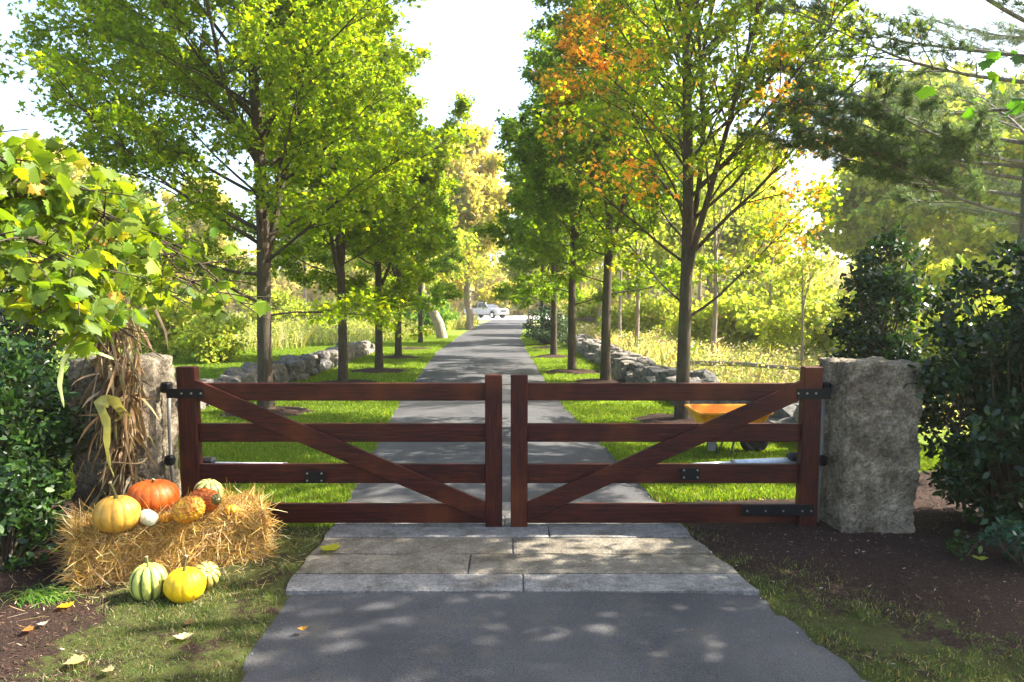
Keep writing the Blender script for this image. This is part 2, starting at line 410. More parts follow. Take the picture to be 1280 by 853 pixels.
# mulch rings round the row trees, world positions of the trunks
TREES_L = [gp(333, 518), gp(429, 481), gp(474, 465), gp(498, 448), gp(516, 437)]
TREES_R = [gp(852, 529), gp(757, 479), gp(715, 466), gp(692, 447), gp(683, 436)]
def turf_mask(X, Y):
    l, r = road_x(Y); m = np.ones_like(X)
    nz = 0.12 * snoise(X, Y, 2.5, 3)
    # left foreground bed: under the bush and left of the bale
    px, py = proj(X, Y, 0 * X)
    bd = np.interp(py, [560, 700, 750, 777, 810, 853, 1000], [330, 250, 120, 87, 45, 30, -60]) + 22 * snoise(X, Y, 6, 5)
    soft = np.ones_like(X)
    soft = np.where((Y < 6.4) & (X < l), np.clip((px - bd) / 110 + .45, 0, 1), soft)
    soft = np.where((X > r) & (Y < 6.35), np.clip((py - 692 - (px - 880) * .27) / 90 + .5 + .2 * np.clip(1 - (X - r) / .5, 0, 1), 0, 1), soft)
    soft = np.where((Y < 5.9), soft * (.60 + .16 * snoise(X, Y, 6.5, 15) + .10 * snoise(X, Y, 21, 16)), soft)
    m = np.minimum(m, soft)
    bedL = (px < bd - 60) & (Y < 6.4) & (X < l)
    bedR = (X > r + .3) & (Y > 5.9) & (Y < 6.3 + nz)
    bedR |= (X > 3.0) & (Y < 7.5) & (Y > 4)
    m[bedL] = 0; m[bedR] = 0
    for k, t in enumerate(TREES_L + TREES_R):
        rr = 0.75 if k not in (0, 5) else 0.7
        m[np.hypot(X - t[0], (Y - t[1])) < rr + 0.05 * np.sin(7 * np.arctan2(Y - t[1], X - t[0]))] = 0
    return m
def zone(X, Y):
    m = turf_mask(X, Y)
    thin = ((Y < 5.7) | ((X > 1) & (Y < 6.9))).astype(float) * 0.85
    # far side of the walls is rougher
    return np.stack([m, thin, 0 * m], -1)
def lawn_z(X, Y):
    l, r = road_x(Y); edge = np.minimum(np.abs(X - l), np.abs(X - r)); inside = (X > l) & (X < r)
    z = 0.012 * snoise(X, Y, 3.0, 1) + 0.004 * snoise(X, Y, 17.0, 2) + 0.02 * np.clip(edge / .4, 0, 1)
    m = turf_mask(X, Y)
    z += (1 - m) * 0.010 * (1 + snoise(X, Y, 9, 8))
    for t in TREES_L + TREES_R:
        z += 0.07 * np.clip(1 - np.hypot(X - t[0], Y - t[1]) / .75, 0, 1)
    return np.where(inside & (edge > 0.02), -0.02, z)
tag(grid_obj('lawn', np.concatenate([np.arange(-20, -9, .4), np.arange(-9, 7.5, .075)]), np.concatenate([np.arange(-1, 1.5, .3), np.arange(1.5, 9, .06), np.arange(9, 30, .15), np.arange(30, 56, .4)]), lawn_z, M['ground'], zone), kind='structure')

V = []; L = []
for k in range(len(YS)):
    for j in range(9):
        t = j / 8; x = XL[k] + (XR[k] - XL[k]) * t
        V.append((x, YS[k], 0.010 + 0.014 * (1 - (2 * t - 1) ** 2) - (0.012 if j in (0, 8) else 0)))
for k in range(len(YS) - 1):
    for j in range(8): a = k * 9 + j; L.append((a, a + 1, a + 10, a + 9))
tag(np_obj('driveway', V, L, np.full(len(L), 4), M['asphalt'], None, smooth=True), kind='structure')
mb = MB(); V = []
court = [(-46, 70), (-22, 66), (-6, 72), (-3.5, 82), (4.5, 82), (12, 95), (10, 120), (-60, 125), (-70, 90)]
mb.add([(x, y, 0.03) for x, y in court], [tuple(range(len(court)))]); tag(mb.build('parking_court', M['paving']), kind='structure')

# threshold slabs across the drive
M['slab_tan'] = mat_granite('granite_slab_tan', (0.17, 0.145, 0.105), (0.10, 0.082, 0.054), (0.24, 0.205, 0.15))
def slab(px_l, px_r, y0, y1, label, seed, name='granite_slab'):
    Yn, Yf = gp(0, y1)[1], gp(0, y0)[1]
    def xe(p, Y, side):
        if p is None: l, r = road_x(Y); return (l + .02 if side < 0 else r - .02)
        return (p - CX) / F * (Y * CP + H * SP)
    g = 0.006; nx, ny = 60, 8
    V = []; rg = np.random.default_rng(seed)
    for j in range(ny + 1):
        Y = Yn + g + (Yf - Yn - 2 * g) * j / ny
        a = xe(px_l, (Yn + Yf) / 2 if px_l else Y, -1) + (g if px_l else 0); b = xe(px_r, (Yn + Yf) / 2 if px_r else Y, 1) - (g if px_r else 0)
        for i in range(nx + 1):
            x = a + (b - a) * i / nx
            e = 0.0
            if i in (0, nx) or j in (0, ny): e = -0.004
            V.append((x + (0.006 * noise.noise((Y * 9, seed, 0)) if i in (0, nx) else 0), Y + (0.007 * noise.noise((x * 8, seed, 1)) if j in (0, ny) else 0), 0.034 + e + 0.004 * noise.fractal((x * 3, Y * 3, seed), 1, 2, 4)))
    n0 = len(V); W = nx + 1
    L = [(j * W + i, j * W + i + 1, (j + 1) * W + i + 1, (j + 1) * W + i) for j in range(ny) for i in range(nx)]
    ring = [i for i in range(W)] + [j * W + nx for j in range(1, ny + 1)] + [ny * W + i for i in range(nx - 1, -1, -1)] + [j * W for j in range(ny - 1, 0, -1)]
    base = len(V)
    for r in ring: V.append((V[r][0], V[r][1], -0.01))
    m = len(ring)
    for k in range(m): L.append((ring[k], base + k, base + (k + 1) % m, ring[(k + 1) % m]))
    tot = [4] * len(L)
    o = np_obj(name, V, [i for f in L for i in f], tot, M['slab_tan' if 'third' in label or 'second' in label else 'slab'])
    tag(o, label, 'paving slab', 'granite slabs laid across the drive under the gate'); return o
slab(None, 654, 723, 745.5, 'grey granite slab in the row nearest the asphalt, left piece', 1)
slab(654, None, 723, 745.5, 'grey granite slab in the row nearest the asphalt, right piece', 2)
slab(None, 587, 698, 723, 'short granite slab in the second row from the near asphalt, left piece', 3)
slab(587, None, 698, 723, 'long granite slab in the second row from the near asphalt, right piece', 4)
slab(None, 641, 677, 698, 'tan granite slab in the third row from the near asphalt, left piece with a yellow leaf', 5)
slab(641, None, 677, 698, 'tan granite slab in the third row from the near asphalt, right piece', 6)
slab(None, 686, 663, 677, 'long granite slab in the fourth row, under the two middle gate posts', 7)
slab(686, None, 663, 677, 'granite slab in the fourth row, right piece under the right gate leaf', 8)
slab(None, 631, 650, 663, 'granite slab in the fifth row, left piece behind the gate bottom rail', 9)
slab(631, None, 650, 663, 'granite slab in the fifth row, right piece behind the gate bottom rail', 10)
slab(None, None, 632, 650, 'granite slab in the farthest row behind the gate, meeting the rear asphalt', 11)

# ------------------------------------------------------------------ granite gate posts
def rough_block(name, x0, x1, y0, y1, h, seed, label, lean=0.0, amp=0.03):
    root = thing(name, label, 'gate post', ((x0 + x1) / 2, (y0 + y1) / 2, 0))
    cx, cy_, hx, hy = (x0 + x1) / 2, (y0 + y1) / 2, (x1 - x0) / 2, (y1 - y0) / 2
    step = 0.016; V = []; L = []
    def face(o, a, b):
        na = max(2, int(np.linalg.norm(a) / step)); nb = max(2, int(np.linalg.norm(b) / step)); base = len(V)
        for j in range(nb + 1):
            for i in range(na + 1): V.append(tuple(o + a * i / na + b * j / nb))
        for j in range(nb):
            for i in range(na):
                q = base + j * (na + 1) + i; L.append((q, q + 1, q + na + 2, q + na + 1))
    o = np.array
    z0 = -0.06; hh = h - z0
    face(o([x0, y0, z0]), o([x1 - x0, 0, 0]), o([0, 0, hh])); face(o([x1, y1, z0]), o([x0 - x1, 0, 0]), o([0, 0, hh]))
    face(o([x1, y0, z0]), o([0, y1 - y0, 0]), o([0, 0, hh])); face(o([x0, y1, z0]), o([0, y0 - y1, 0]), o([0, 0, hh]))
    face(o([x0, y0, h]), o([x1 - x0, 0, 0]), o([0, y1 - y0, 0]))
    W = []
    for x, y, z in V:
        dx, dy = (x - cx) / hx, (y - cy_) / hy
        f = noise.fractal((x * 3.2, y * 3.2, z * 2.6 + seed), 0.9, 2.1, 6)
        g = noise.fractal((x * 16, y * 16, z * 13 + seed), 0.8, 2, 3)
        k = amp * f * .12 + 0.014 * g + 0.010 * noise.noise((x * 45, y * 45, z * 38))
        # chipped edges
        e = max(abs(dx), 0) * max(abs(dy), 0)
        ch = 0.022 * max(0, e - .8) / .2 * (0.5 + noise.noise((z * 6, seed, 2)))
        X = x + dx * (k - ch); Y = y + dy * (k - ch)
        Z = z
        if z > h - 0.15:
            q = (z - h + .15) / .15
            top = 0.03 * noise.noise((x * 4, y * 4, seed)) + 0.012 * g - 0.03 * max(0, max(abs(dx), abs(dy)) - .8) / .2 * (0.6 + noise.noise((x * 5, y * 5, seed + 5)))
            Z += q * top; X -= dx * .012 * q; Y -= dy * .012 * q
        W.append((X + lean * z, Y, Z))
    np_obj('stone_block', W, L, [4] * len(L), M['granite'], root, smooth=False)
    return root
GY = 5.55     # distance of the gate's front
gx = lambda px, y=560, Y=GY: at(px, y, Y)[0]
LP = rough_block('granite_post', gx(100), gx(193), 5.42, 5.98, 1.34, 11.3, 'rough granite post on the left behind the straw bale with corn stalks against it')
RP = rough_block('granite_post', gx(1046), gx(1139), 5.42, 6.0, 1.31, 4.7, 'broad rough granite post on the right between the gate and the dark shrub')
for root, xs, sgn, lab in ((LP, gx(193), 1, 0), (RP, gx(1046), -1, 0)):
    xx = xs + sgn * 0.05
    mb = MB(); pts = [(xx, 5.72, 0.02), (xx + sgn * .01, 5.71, .25), (xx, 5.70, .5), (xx - sgn * .005, 5.71, .8), (xx, 5.72, 1.08)]
    mb.tube(pts, 0.014, 8); mb.build('cable_conduit', M['conduit'], root, True)
    for z, nm, s in ((1.10, 'hinge_block', .075), (0.53, 'sensor_box', .07)):
        mb = MB(); mb.box((xx + sgn * .012, 5.66, z), (s, s, s + .01), b=.015); mb.build(nm, M['iron'], root)

# ------------------------------------------------------------------ gate leaves
def gate_leaf(side, label):
    if side < 0: xo, xi = 235, 617      # centre px of outer and inner upright at the gate plane
    else: xo, xi = 1014, 649
    X0, X1 = gx(xo), gx(xi)
    root = thing('gate_leaf', label, 'gate', ((X0 + X1) / 2, GY + .05, 0.0), 'pair of mahogany gate leaves')
    zt = lambda y: at(0, y, GY)[2]
    def upright(x, ytop, ybot, wd):
        mb = MB(); a, b = zt(ytop), zt(ybot)
        mb.box((x, GY + .05, (a + b) / 2), (wd, .09, a - b), b=.006); mb.build('upright', M['wood_v'], root)
    wo = .142
    upright(X0, 459, 660, wo); upright(X1, 469, 664, .130)
    s = 1 if X1 > X0 else -1
    a, b = X0 + s * wo / 2, X1 - s * .065
    for (yt, yb) in ((480, 502), (531, 554), (582, 606), (632, 656)):
        mb = MB(); t_, b_ = zt(yt), zt(yb)
        mb.box(((a + b) / 2, GY + .062, (t_ + b_) / 2), (abs(b - a) + .002, .045, t_ - b_), b=.004)
        mb.build('rail', M['wood'], root)
    # diagonal brace from the top of the hanging upright down to the foot of the inner one
    p0 = np.array([a - s * .02, GY + .022, zt(487)]); p1 = np.array([b + s * .01, GY + .022, zt(640)])
    d = p1 - p0; L = np.linalg.norm(d); ang = math.atan2(d[2], d[0])
    hw = 0.068
    # clipped ends: vertical cut at each upright
    c, si = math.cos(ang), math.sin(ang)
    dz = hw / abs(c)
    mb = MB(); V = []
    for y in (GY + .006, GY + .038):
        for (x, z) in ((a, p0[2] + dz), (b, p1[2] + dz), (b, p1[2] - dz), (a, p0[2] - dz)): V.append((x, y, z))
    mb.add(V, [(0, 1, 2, 3), (7, 6, 5, 4), (0, 4, 5, 1), (1, 5, 6, 2), (2, 6, 7, 3), (3, 7, 4, 0)])
    br = mb.build('diagonal_brace', M['wood'], root)
    bv = br.modifiers.new('bevel', 'BEVEL'); bv.width = .003
    # top hinge strap
    def strap(px0, px1, y0, y1, bolts, nm='hinge_strap'):
        z0, z1 = zt(y1), zt(y0); xa, xb = sorted((gx(px0), gx(px1)))
        mb = MB(); mb.box(((xa + xb) / 2, GY - .002, (z0 + z1) / 2), (xb - xa, .010, z1 - z0), b=.003)
        st = mb.build(nm, M['iron'], root)
        for px, y in bolts:
            mb = MB(); q = at(px, y, GY - .008); mb.cyl((q[0], GY - .006, q[2]), (q[0], GY - .014, q[2]), .0075, 8); mb.build('bolt', M['bolt'], st)
    if side < 0:
        strap(211, 257, 486, 498, [(227, 492), (239, 492), (251, 492)])
        strap(380, 406, 589, 604, [(384, 592), (402, 592), (384, 601), (402, 601)], 'mounting_plate')
    else:
        strap(994, 1036, 486, 499, [(998, 492), (1009, 492), (1020, 492)])
        strap(930, 1021, 631, 645, [(934, 639), (957, 639), (979, 639), (1003, 639), (1014, 639)])
        strap(851, 876, 585, 600, [(855, 588), (872, 588), (855, 597), (872, 597)], 'mounting_plate')
    return root
gate_leaf(-1, 'left leaf of the red-brown wooden gate, diagonal brace falling to the right')
gate_leaf(1, 'right leaf of the red-brown wooden gate, diagonal brace falling to the left')
def opener(x0, x1, y0, y1, ym, label):
    a, b = at(x0, y0, 5.78), at(x1, y1, 5.74)
    root = thing('gate_opener', label, 'gate opener', a, 'gate opener arms behind the gate')
    m = a + (b - a) * .55
    mb = MB(); mb.tube([a, m], [.030, .028], 14); mb.build('motor_tube', M['white_metal'], root, True)
    mb = MB(); mb.tube([m, b], [.018, .014], 12); mb.build('piston_rod', M['white_metal'], root, True)
    mb = MB(); mb.box(a + np.array([0, 0, .03]), (.15, .09, .07), b=.02); mb.build('end_cap', M['rubber'], root)
    mb = MB(); mb.tube([m - (b - a) * .01, m + (b - a) * .01], [.034, .034], 14); mb.build('collar', M['bolt'], root)
opener(258, 438, 582, 584, 0, 'white tube gate opener with black end cap behind the left gate leaf')
opener(996, 850, 576, 582, 0, 'white tube gate opener with black end cap behind the right gate leaf')

# ------------------------------------------------------------------ straw bale
A = gp(100, 741); B = gp(332, 700); ax = unit(B - A); nrm = np.array([-ax[1], ax[0], 0])
BL = np.linalg.norm(B - A); BD, BH = 0.44, 0.355
bale = thing('straw_bale', 'golden rectangular straw bale at the foot of the left granite post', 'straw bale', (A + B) / 2 + nrm * BD / 2)
def bp(u, v, z): return A + ax * u * BL + nrm * v * BD + np.array([0, 0, z * BH])
V = []; L = []
def bface(f, na, nb):
    base = len(V)
    for j in range(nb + 1):
        for i in range(na + 1):
            p = f(i / na, j / nb); k = 0.022 * noise.fractal(tuple(p * 9), .8, 2, 4)
            c = (bp(.5, .5, .5)); d = unit(p - c); p = p + d * (k - .012)
            V.append(tuple(p))
    for j in range(nb):
        for i in range(na): q = base + j * (na + 1) + i; L.append((q, q + 1, q + na + 2, q + na + 1))
bface(lambda a, b: bp(a, 0, b), 60, 24); bface(lambda a, b: bp(1 - a, 1, b), 60, 24); bface(lambda a, b: bp(a, b, 1), 60, 24)
bface(lambda a, b: bp(1, a, b), 24, 24); bface(lambda a, b: bp(0, 1 - a, b), 24, 24)
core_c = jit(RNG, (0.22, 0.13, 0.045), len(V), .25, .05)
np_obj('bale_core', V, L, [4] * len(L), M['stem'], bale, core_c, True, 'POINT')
def strands(P, D, Nn, ln, wd, cols, name, mat, parent, rng, curl=.25):
    """bent thin strips: start P, direction D, normal Nn"""
    n = len(P); D = unit(D); S = unit(np.cross(D, Nn)); k = 5
    t = np.linspace(0, 1, k)[None, :, None]
    cv = rng.normal(size=(n, 1, 3)) * curl
    ln = ln[:, None, None]
    C = P[:, None, :] + D[:, None, :] * t * ln + cv * (t ** 2) * ln
    wdt = wd[:, None, None] * np.array([.8, 1, 1, .9, .35])[None, :, None]
    Lf = C - S[:, None, :] * wdt; Rt = C + S[:, None, :] * wdt
    V = np.concatenate([Lf, Rt], 1)   # n, 2k, 3
    f = np.array([[i, i + 1, k + i + 1, k + i] for i in range(k - 1)])
    L = (f[None] + (np.arange(n) * 2 * k)[:, None, None]).reshape(-1, 4)
    return np_obj(name, V.reshape(-1, 3), L, np.full(len(L), 4), mat, parent, np.repeat(cols, k - 1, 0))
n = 15000; r = RNG
sel = r.random(n); uvz = r.random((n, 3)); P = np.zeros((n, 3)); Nn = np.zeros((n, 3)); D = np.zeros((n, 3))
for i in range(n):
    a, b = uvz[i, 0], uvz[i, 1]
    if sel[i] < .5: p, q = bp(a, 0, b), -nrm
    elif sel[i] < .78: p, q = bp(a, b, 1), np.array([0, 0, 1.])
    elif sel[i] < .90: p, q = bp(0, a, b), -ax
    else: p, q = bp(1, a, b), ax
    P[i] = p + q * r.normal() * .008; Nn[i] = q
    d = r.normal(size=3); d = d - q * (d @ q) * (1 if r.random() < .75 else .3)
    if sel[i] < .5: d = d * .8 + ax * r.choice([-1, 1]) * .5 + np.array([0, 0, -.25])
    D[i] = d
D = unit(D) + Nn * (r.random((n, 1)) * .22)
cols = pick(r, [(.50, .32, .085), (.39, .235, .055), (.62, .44, .165), (.24, .14, .04), (.72, .58, .32)], [4, 4, 3, 2, 1.3], n, .18, .05)
strands(P, D, Nn + r.normal(size=(n, 3)) * .4, r.uniform(.04, .15, n), r.uniform(.0014, .0032, n), cols, 'loose_straw', M['straw'], bale, r, .25)
# untidy ends and fringe on the ground
n = 620; a = r.random(n); P = np.zeros((n, 3)); D = np.zeros((n, 3))
for i in range(n):
    e = r.random()
    if e < .45: P[i] = bp(0.0 + r.random() * .08, r.random(), r.random()); D[i] = -ax + r.normal(size=3) * .5 + np.array([0, 0, -.3])
    elif e < .62: P[i] = bp(1.0 - r.random() * .05, r.random(), r.random() * .6); D[i] = ax + r.normal(size=3) * .4 + np.array([0, 0, -.25])
    elif e < .8: P[i] = bp(r.random(), -.03, r.random() * .15); D[i] = r.normal(size=3) + np.array([0, -.6, -.2])
    else: P[i] = bp(r.random() * .5, r.random(), 1.0); D[i] = r.normal(size=3) + np.array([-.3, 0, .2])
cols = pick(r, [(.62, .45, .2), (.72, .58, .36), (.45, .28, .1)], [3, 2, 2], n, .15, .05)
strands(P, D, r.normal(size=(n, 3)), r.uniform(.06, .17, n), r.uniform(.0012, .0026, n), cols, 'straw_fringe', M['straw'], bale, r, .3)
for v in (.30, .72):
    mb = MB(); q = [bp(-.004, v, .02), bp(-.01, v, .5), bp(0, v, 1.0), bp(.3, v, 1.012), bp(.7, v, 1.012), bp(1.0, v, 1.0), bp(1.008, v, .5), bp(1.0, v, .02)]
    mb.tube(q, .003, 5); mb.build('twine', M['twine'], bale, True)
# straw scattered on the ground
n = 420; c = bp(.5, 0, 0)
P = np.stack([r.normal(size=n) * .55, r.normal(size=n) * .3, np.full(n, .03)], 1); P = c + P[:, :1] * ax + P[:, 1:2] * nrm + np.array([0, 0, .03])
P[:, 2] = lawn_z(P[:, 0], P[:, 1]) + .02
D = r.normal(size=(n, 3)); D[:, 2] *= .08
so_ = strands(P, D, np.tile([0, 0, 1.], (n, 1)), r.uniform(.03, .14, n), r.uniform(.001, .0022, n), pick(r, [(.55, .4, .18), (.7, .6, .4), (.35, .24, .1)], [3, 1, 2], n), 'scattered_straw', M['straw'], None, r, .12)
tag(so_, 'loose pale straw scattered on the ground around the bale', 'straw', kind='stuff')

# ------------------------------------------------------------------ pumpkins and gourds
def pumpkin(name, label, cat, base, rw, rh, nrib=10, depth=.09, colf=None, stem=None, tilt=(0, 0, 0), shape=2.0, warts=0, seed=0, dimple=.18, pear=0.0, group=None, mat='pumpkin', stem_c=(.10, .09, .03)):
    root = thing(name, label, cat, base, group)
    nu, nv = nrib * 10 if warts == 0 else 90, 36 if warts == 0 else 54
    V = []; C = []; L = []
    R = Matrix.Rotation(tilt[2], 3, 'Z') @ Matrix.Rotation(tilt[1], 3, 'Y') @ Matrix.Rotation(tilt[0], 3, 'X')
    for j in range(nv + 1):
        ph = math.pi * j / nv
        for i in range(nu):
            th = 2 * math.pi * i / nu
            rib = abs(math.cos(th * nrib / 2 + .12 * noise.noise((th, seed, 0))))
            rib = rib ** .6
            s = math.sin(ph)
            e = 1 - depth * (1 - rib) * s ** .5
            rr = rw * s ** (2 / shape) * e
            z = -math.cos(ph)
            zz = rh * (abs(z) ** (.9)) * (1 if z > 0 else -1)
            dm = dimple * rh * math.exp(-(s / .28) ** 2)
            zz -= dm if z > 0 else -dm * .7
            zz *= 1 - depth * .6 * (1 - rib) * (1 - s)
            if pear: rr *= 1 - pear * (z * .5 + .5) ** 1.2; zz *= 1 + pear * .3 * (z > 0)
            w = 0
            if warts:
                nn = noise.fractal((math.cos(th) * s * 7 + seed, math.sin(th) * s * 7, z * 7), .7, 2, 3)
                w = warts * max(0, nn) ** .8
            rr *= 1 + .03 * noise.noise((math.cos(th) + seed, math.sin(th), z * 2)) + w
            v = R @ Vector((rr * math.cos(th), rr * math.sin(th), zz * (1 + w * .5)))
            V.append(v); cc_ = np.array(colf(th, z, rib, w, seed)); q3 = (math.cos(th) * s, math.sin(th) * s, z)
            m1 = noise.fractal((q3[0] * 3 + seed, q3[1] * 3, q3[2] * 3), .8, 2, 4); m2 = noise.noise((q3[0] * 16, q3[1] * 16 + seed, q3[2] * 11))
            cc_ = cc_ * (.86 + .22 * m1); k2 = max(0, min(1, (m2 - .48) * 6)) * .45; C.append(cc_ * (1 - k2) + np.array([.30, .19, .07]) * k2)
    mn = min(v.z for v in V); off = Vector((0, 0, -mn - .004))
    V = [tuple(v + off) for v in V]
    for j in range(nv):
        for i in range(nu): k = (i + 1) % nu; L.append((j * nu + i, j * nu + k, (j + 1) * nu + k, (j + 1) * nu + i))
    fl = [i for f in L for i in f]
    np_obj('body', V, fl, [4] * len(L), M[mat], root, np.clip(C, .003, 1), True, 'POINT', local=True)
    if stem:
        sl, sr, bend = stem
        mb = MB(); z0 = rh * (1 - dimple) - .012; sl = sl + dimple * rh
        pts = []; rad = []
        for k in range(9):
            t = k / 8; p = R @ Vector((bend * t * t, bend * .3 * t, z0 + sl * t)) + off
            pts.append(p); rad.append(sr * (1.7 - 1.0 * min(1, t * 3) + .35 * max(0, t - .8) / .2))
        mb.tube(pts, rad, 7, col=np.array(stem_c))
        cc = mb.c[0]; cc[-7:] = (.45, .36, .22)
        mb.build('stem', M['stem'], root, False, local=True)
    return root
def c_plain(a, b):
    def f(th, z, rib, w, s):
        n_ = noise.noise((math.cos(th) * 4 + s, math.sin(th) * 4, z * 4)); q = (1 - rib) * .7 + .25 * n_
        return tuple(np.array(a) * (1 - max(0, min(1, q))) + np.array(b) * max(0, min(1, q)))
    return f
def c_stripe(light, dark, width=.35, blotch=.3):
    def f(th, z, rib, w, s):
        n_ = noise.noise((math.cos(th) * 9 + s, math.sin(th) * 9, z * 5)); n2 = noise.noise((math.cos(th) * 22 + s, math.sin(th) * 22, z * 22))
        q = 1 if (1 - rib) > width + .22 * n_ else (0.5 if n2 > blotch else 0)
        q = min(1, max(0, ((1 - rib) - width - .12 * n_) * 6 + .3)); q = max(q, .6 if n2 > blotch and z < .3 else 0)
        return tuple(np.array(light) * (1 - q) + np.array(dark) * q)
    return f
def px_r(px, Y): return px / F * (Y * CP + 1.4 * SP)
top = BH + .004
def onbale(x, y): return gp(x, y, top)
G1 = 'pumpkins and gourds on the straw bale'; G2 = 'pumpkins on the ground before the straw bale'
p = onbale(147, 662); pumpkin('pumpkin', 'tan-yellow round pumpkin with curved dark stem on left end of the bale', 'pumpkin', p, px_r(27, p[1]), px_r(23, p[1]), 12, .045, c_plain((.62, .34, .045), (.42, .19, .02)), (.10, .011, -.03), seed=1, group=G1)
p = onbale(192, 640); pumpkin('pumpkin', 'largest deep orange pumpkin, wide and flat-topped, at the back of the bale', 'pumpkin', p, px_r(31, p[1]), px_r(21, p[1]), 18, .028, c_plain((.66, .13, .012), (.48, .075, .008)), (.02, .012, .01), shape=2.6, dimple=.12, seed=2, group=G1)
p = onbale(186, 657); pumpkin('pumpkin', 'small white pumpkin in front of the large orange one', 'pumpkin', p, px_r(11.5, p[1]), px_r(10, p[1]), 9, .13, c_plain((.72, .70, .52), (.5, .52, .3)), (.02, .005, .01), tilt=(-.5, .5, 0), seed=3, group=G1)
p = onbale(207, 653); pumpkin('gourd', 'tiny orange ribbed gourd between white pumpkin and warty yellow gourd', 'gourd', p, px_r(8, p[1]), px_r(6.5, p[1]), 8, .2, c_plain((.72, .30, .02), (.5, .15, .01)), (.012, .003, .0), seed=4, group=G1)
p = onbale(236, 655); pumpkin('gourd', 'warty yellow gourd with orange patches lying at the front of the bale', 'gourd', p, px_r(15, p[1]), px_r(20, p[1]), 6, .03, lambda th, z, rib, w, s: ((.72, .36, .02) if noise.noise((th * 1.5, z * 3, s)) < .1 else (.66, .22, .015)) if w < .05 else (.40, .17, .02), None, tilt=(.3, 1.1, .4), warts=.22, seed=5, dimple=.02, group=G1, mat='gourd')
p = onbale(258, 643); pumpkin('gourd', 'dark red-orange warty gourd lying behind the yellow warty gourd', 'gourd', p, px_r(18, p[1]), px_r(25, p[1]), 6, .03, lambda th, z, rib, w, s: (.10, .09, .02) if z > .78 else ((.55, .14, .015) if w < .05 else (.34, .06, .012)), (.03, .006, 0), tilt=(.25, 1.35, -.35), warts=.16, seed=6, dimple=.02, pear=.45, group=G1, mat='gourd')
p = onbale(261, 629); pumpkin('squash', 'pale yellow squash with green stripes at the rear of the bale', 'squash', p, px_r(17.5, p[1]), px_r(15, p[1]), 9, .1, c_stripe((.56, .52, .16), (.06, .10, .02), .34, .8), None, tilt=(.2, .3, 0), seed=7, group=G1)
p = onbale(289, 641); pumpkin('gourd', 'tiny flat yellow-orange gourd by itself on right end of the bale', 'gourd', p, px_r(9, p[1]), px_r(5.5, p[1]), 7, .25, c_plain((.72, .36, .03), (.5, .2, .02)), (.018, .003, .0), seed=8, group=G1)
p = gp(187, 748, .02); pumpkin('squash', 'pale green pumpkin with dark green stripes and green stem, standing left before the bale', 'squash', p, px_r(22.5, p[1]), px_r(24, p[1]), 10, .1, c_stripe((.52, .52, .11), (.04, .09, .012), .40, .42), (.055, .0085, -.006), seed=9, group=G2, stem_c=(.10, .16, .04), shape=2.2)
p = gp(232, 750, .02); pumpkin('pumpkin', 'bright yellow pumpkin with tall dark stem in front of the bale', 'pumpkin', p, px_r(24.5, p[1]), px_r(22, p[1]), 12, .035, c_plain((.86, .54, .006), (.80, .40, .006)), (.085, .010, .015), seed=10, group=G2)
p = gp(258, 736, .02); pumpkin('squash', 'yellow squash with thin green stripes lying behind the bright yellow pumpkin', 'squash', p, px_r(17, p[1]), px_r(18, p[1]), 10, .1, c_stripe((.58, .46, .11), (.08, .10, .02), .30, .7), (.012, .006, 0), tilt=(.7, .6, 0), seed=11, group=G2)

# ------------------------------------------------------------------ corn stalks
cs = thing('cornstalk_bundle', 'dry brown bundle of corn stalks tied against the left granite post', 'corn stalks', gp(158, 660))
rc = np.random.default_rng(21); ribP = []
Yc = 5.28
for k in range(11):
    x0, x1 = rc.uniform(132, 166), rc.uniform(122, 178)
    a = at(x0, 652, Yc + rc.uniform(-.08, .08)); a[2] = 0.0; b = at(x1, rc.uniform(370, 470), Yc + rc.uniform(-.02, .16))
    m = (a + b) / 2; m[0] = m[0] * .5 + at(157, 560, Yc)[0] * .5
    t = np.linspace(0, 1, 9)[:, None]; pts = (1 - t) ** 2 * a + 2 * t * (1 - t) * m + t * t * b
    mb = MB(); mb.tube(pts, np.linspace(.013, .005, 9), 7, col=pick(rc, [(.30, .20, .10), (.38, .27, .13), (.22, .14, .07)], [1, 1, 1], 1)[0]); mb.build('stalk', M['stem'], cs, True)
    ribP.append(pts)
def ribbon_obj(name, paths, widths, cols, mat, parent, seed):
    V = []; L = []; C = []; rg = np.random.default_rng(seed)
    for pts, wd, c in zip(paths, widths, cols):
        n_ = len(pts); T = unit(np.gradient(pts, axis=0)); base = len(V)
        a0 = rg.uniform(0, 6.28); tw = rg.uniform(-3, 3)
        for i in range(n_):
            t = i / (n_ - 1); an = a0 + tw * t
            ref = np.array([math.cos(an), math.sin(an), .2]); S = unit(np.cross(T[i], ref)); Q = np.cross(S, T[i])
            w_ = wd * (math.sin(math.pi * min(1, .15 + t * .85)) ** .6 + .05) * (1 + .2 * math.sin(i * 2.1 + a0))
            V += [tuple(pts[i] - S * w_), tuple(pts[i] + Q * w_ * .35), tuple(pts[i] + S * w_)]
        for i in range(n_ - 1):
            for j in (0, 1): q = base + i * 3 + j; L.append((q, q + 1, q + 4, q + 3)); C.append(c * rg.uniform(.85, 1.15))
    return np_obj(name, V, [i for f in L for i in f], [4] * len(L), mat, parent, np.array(C), True)
paths, wds = [], []
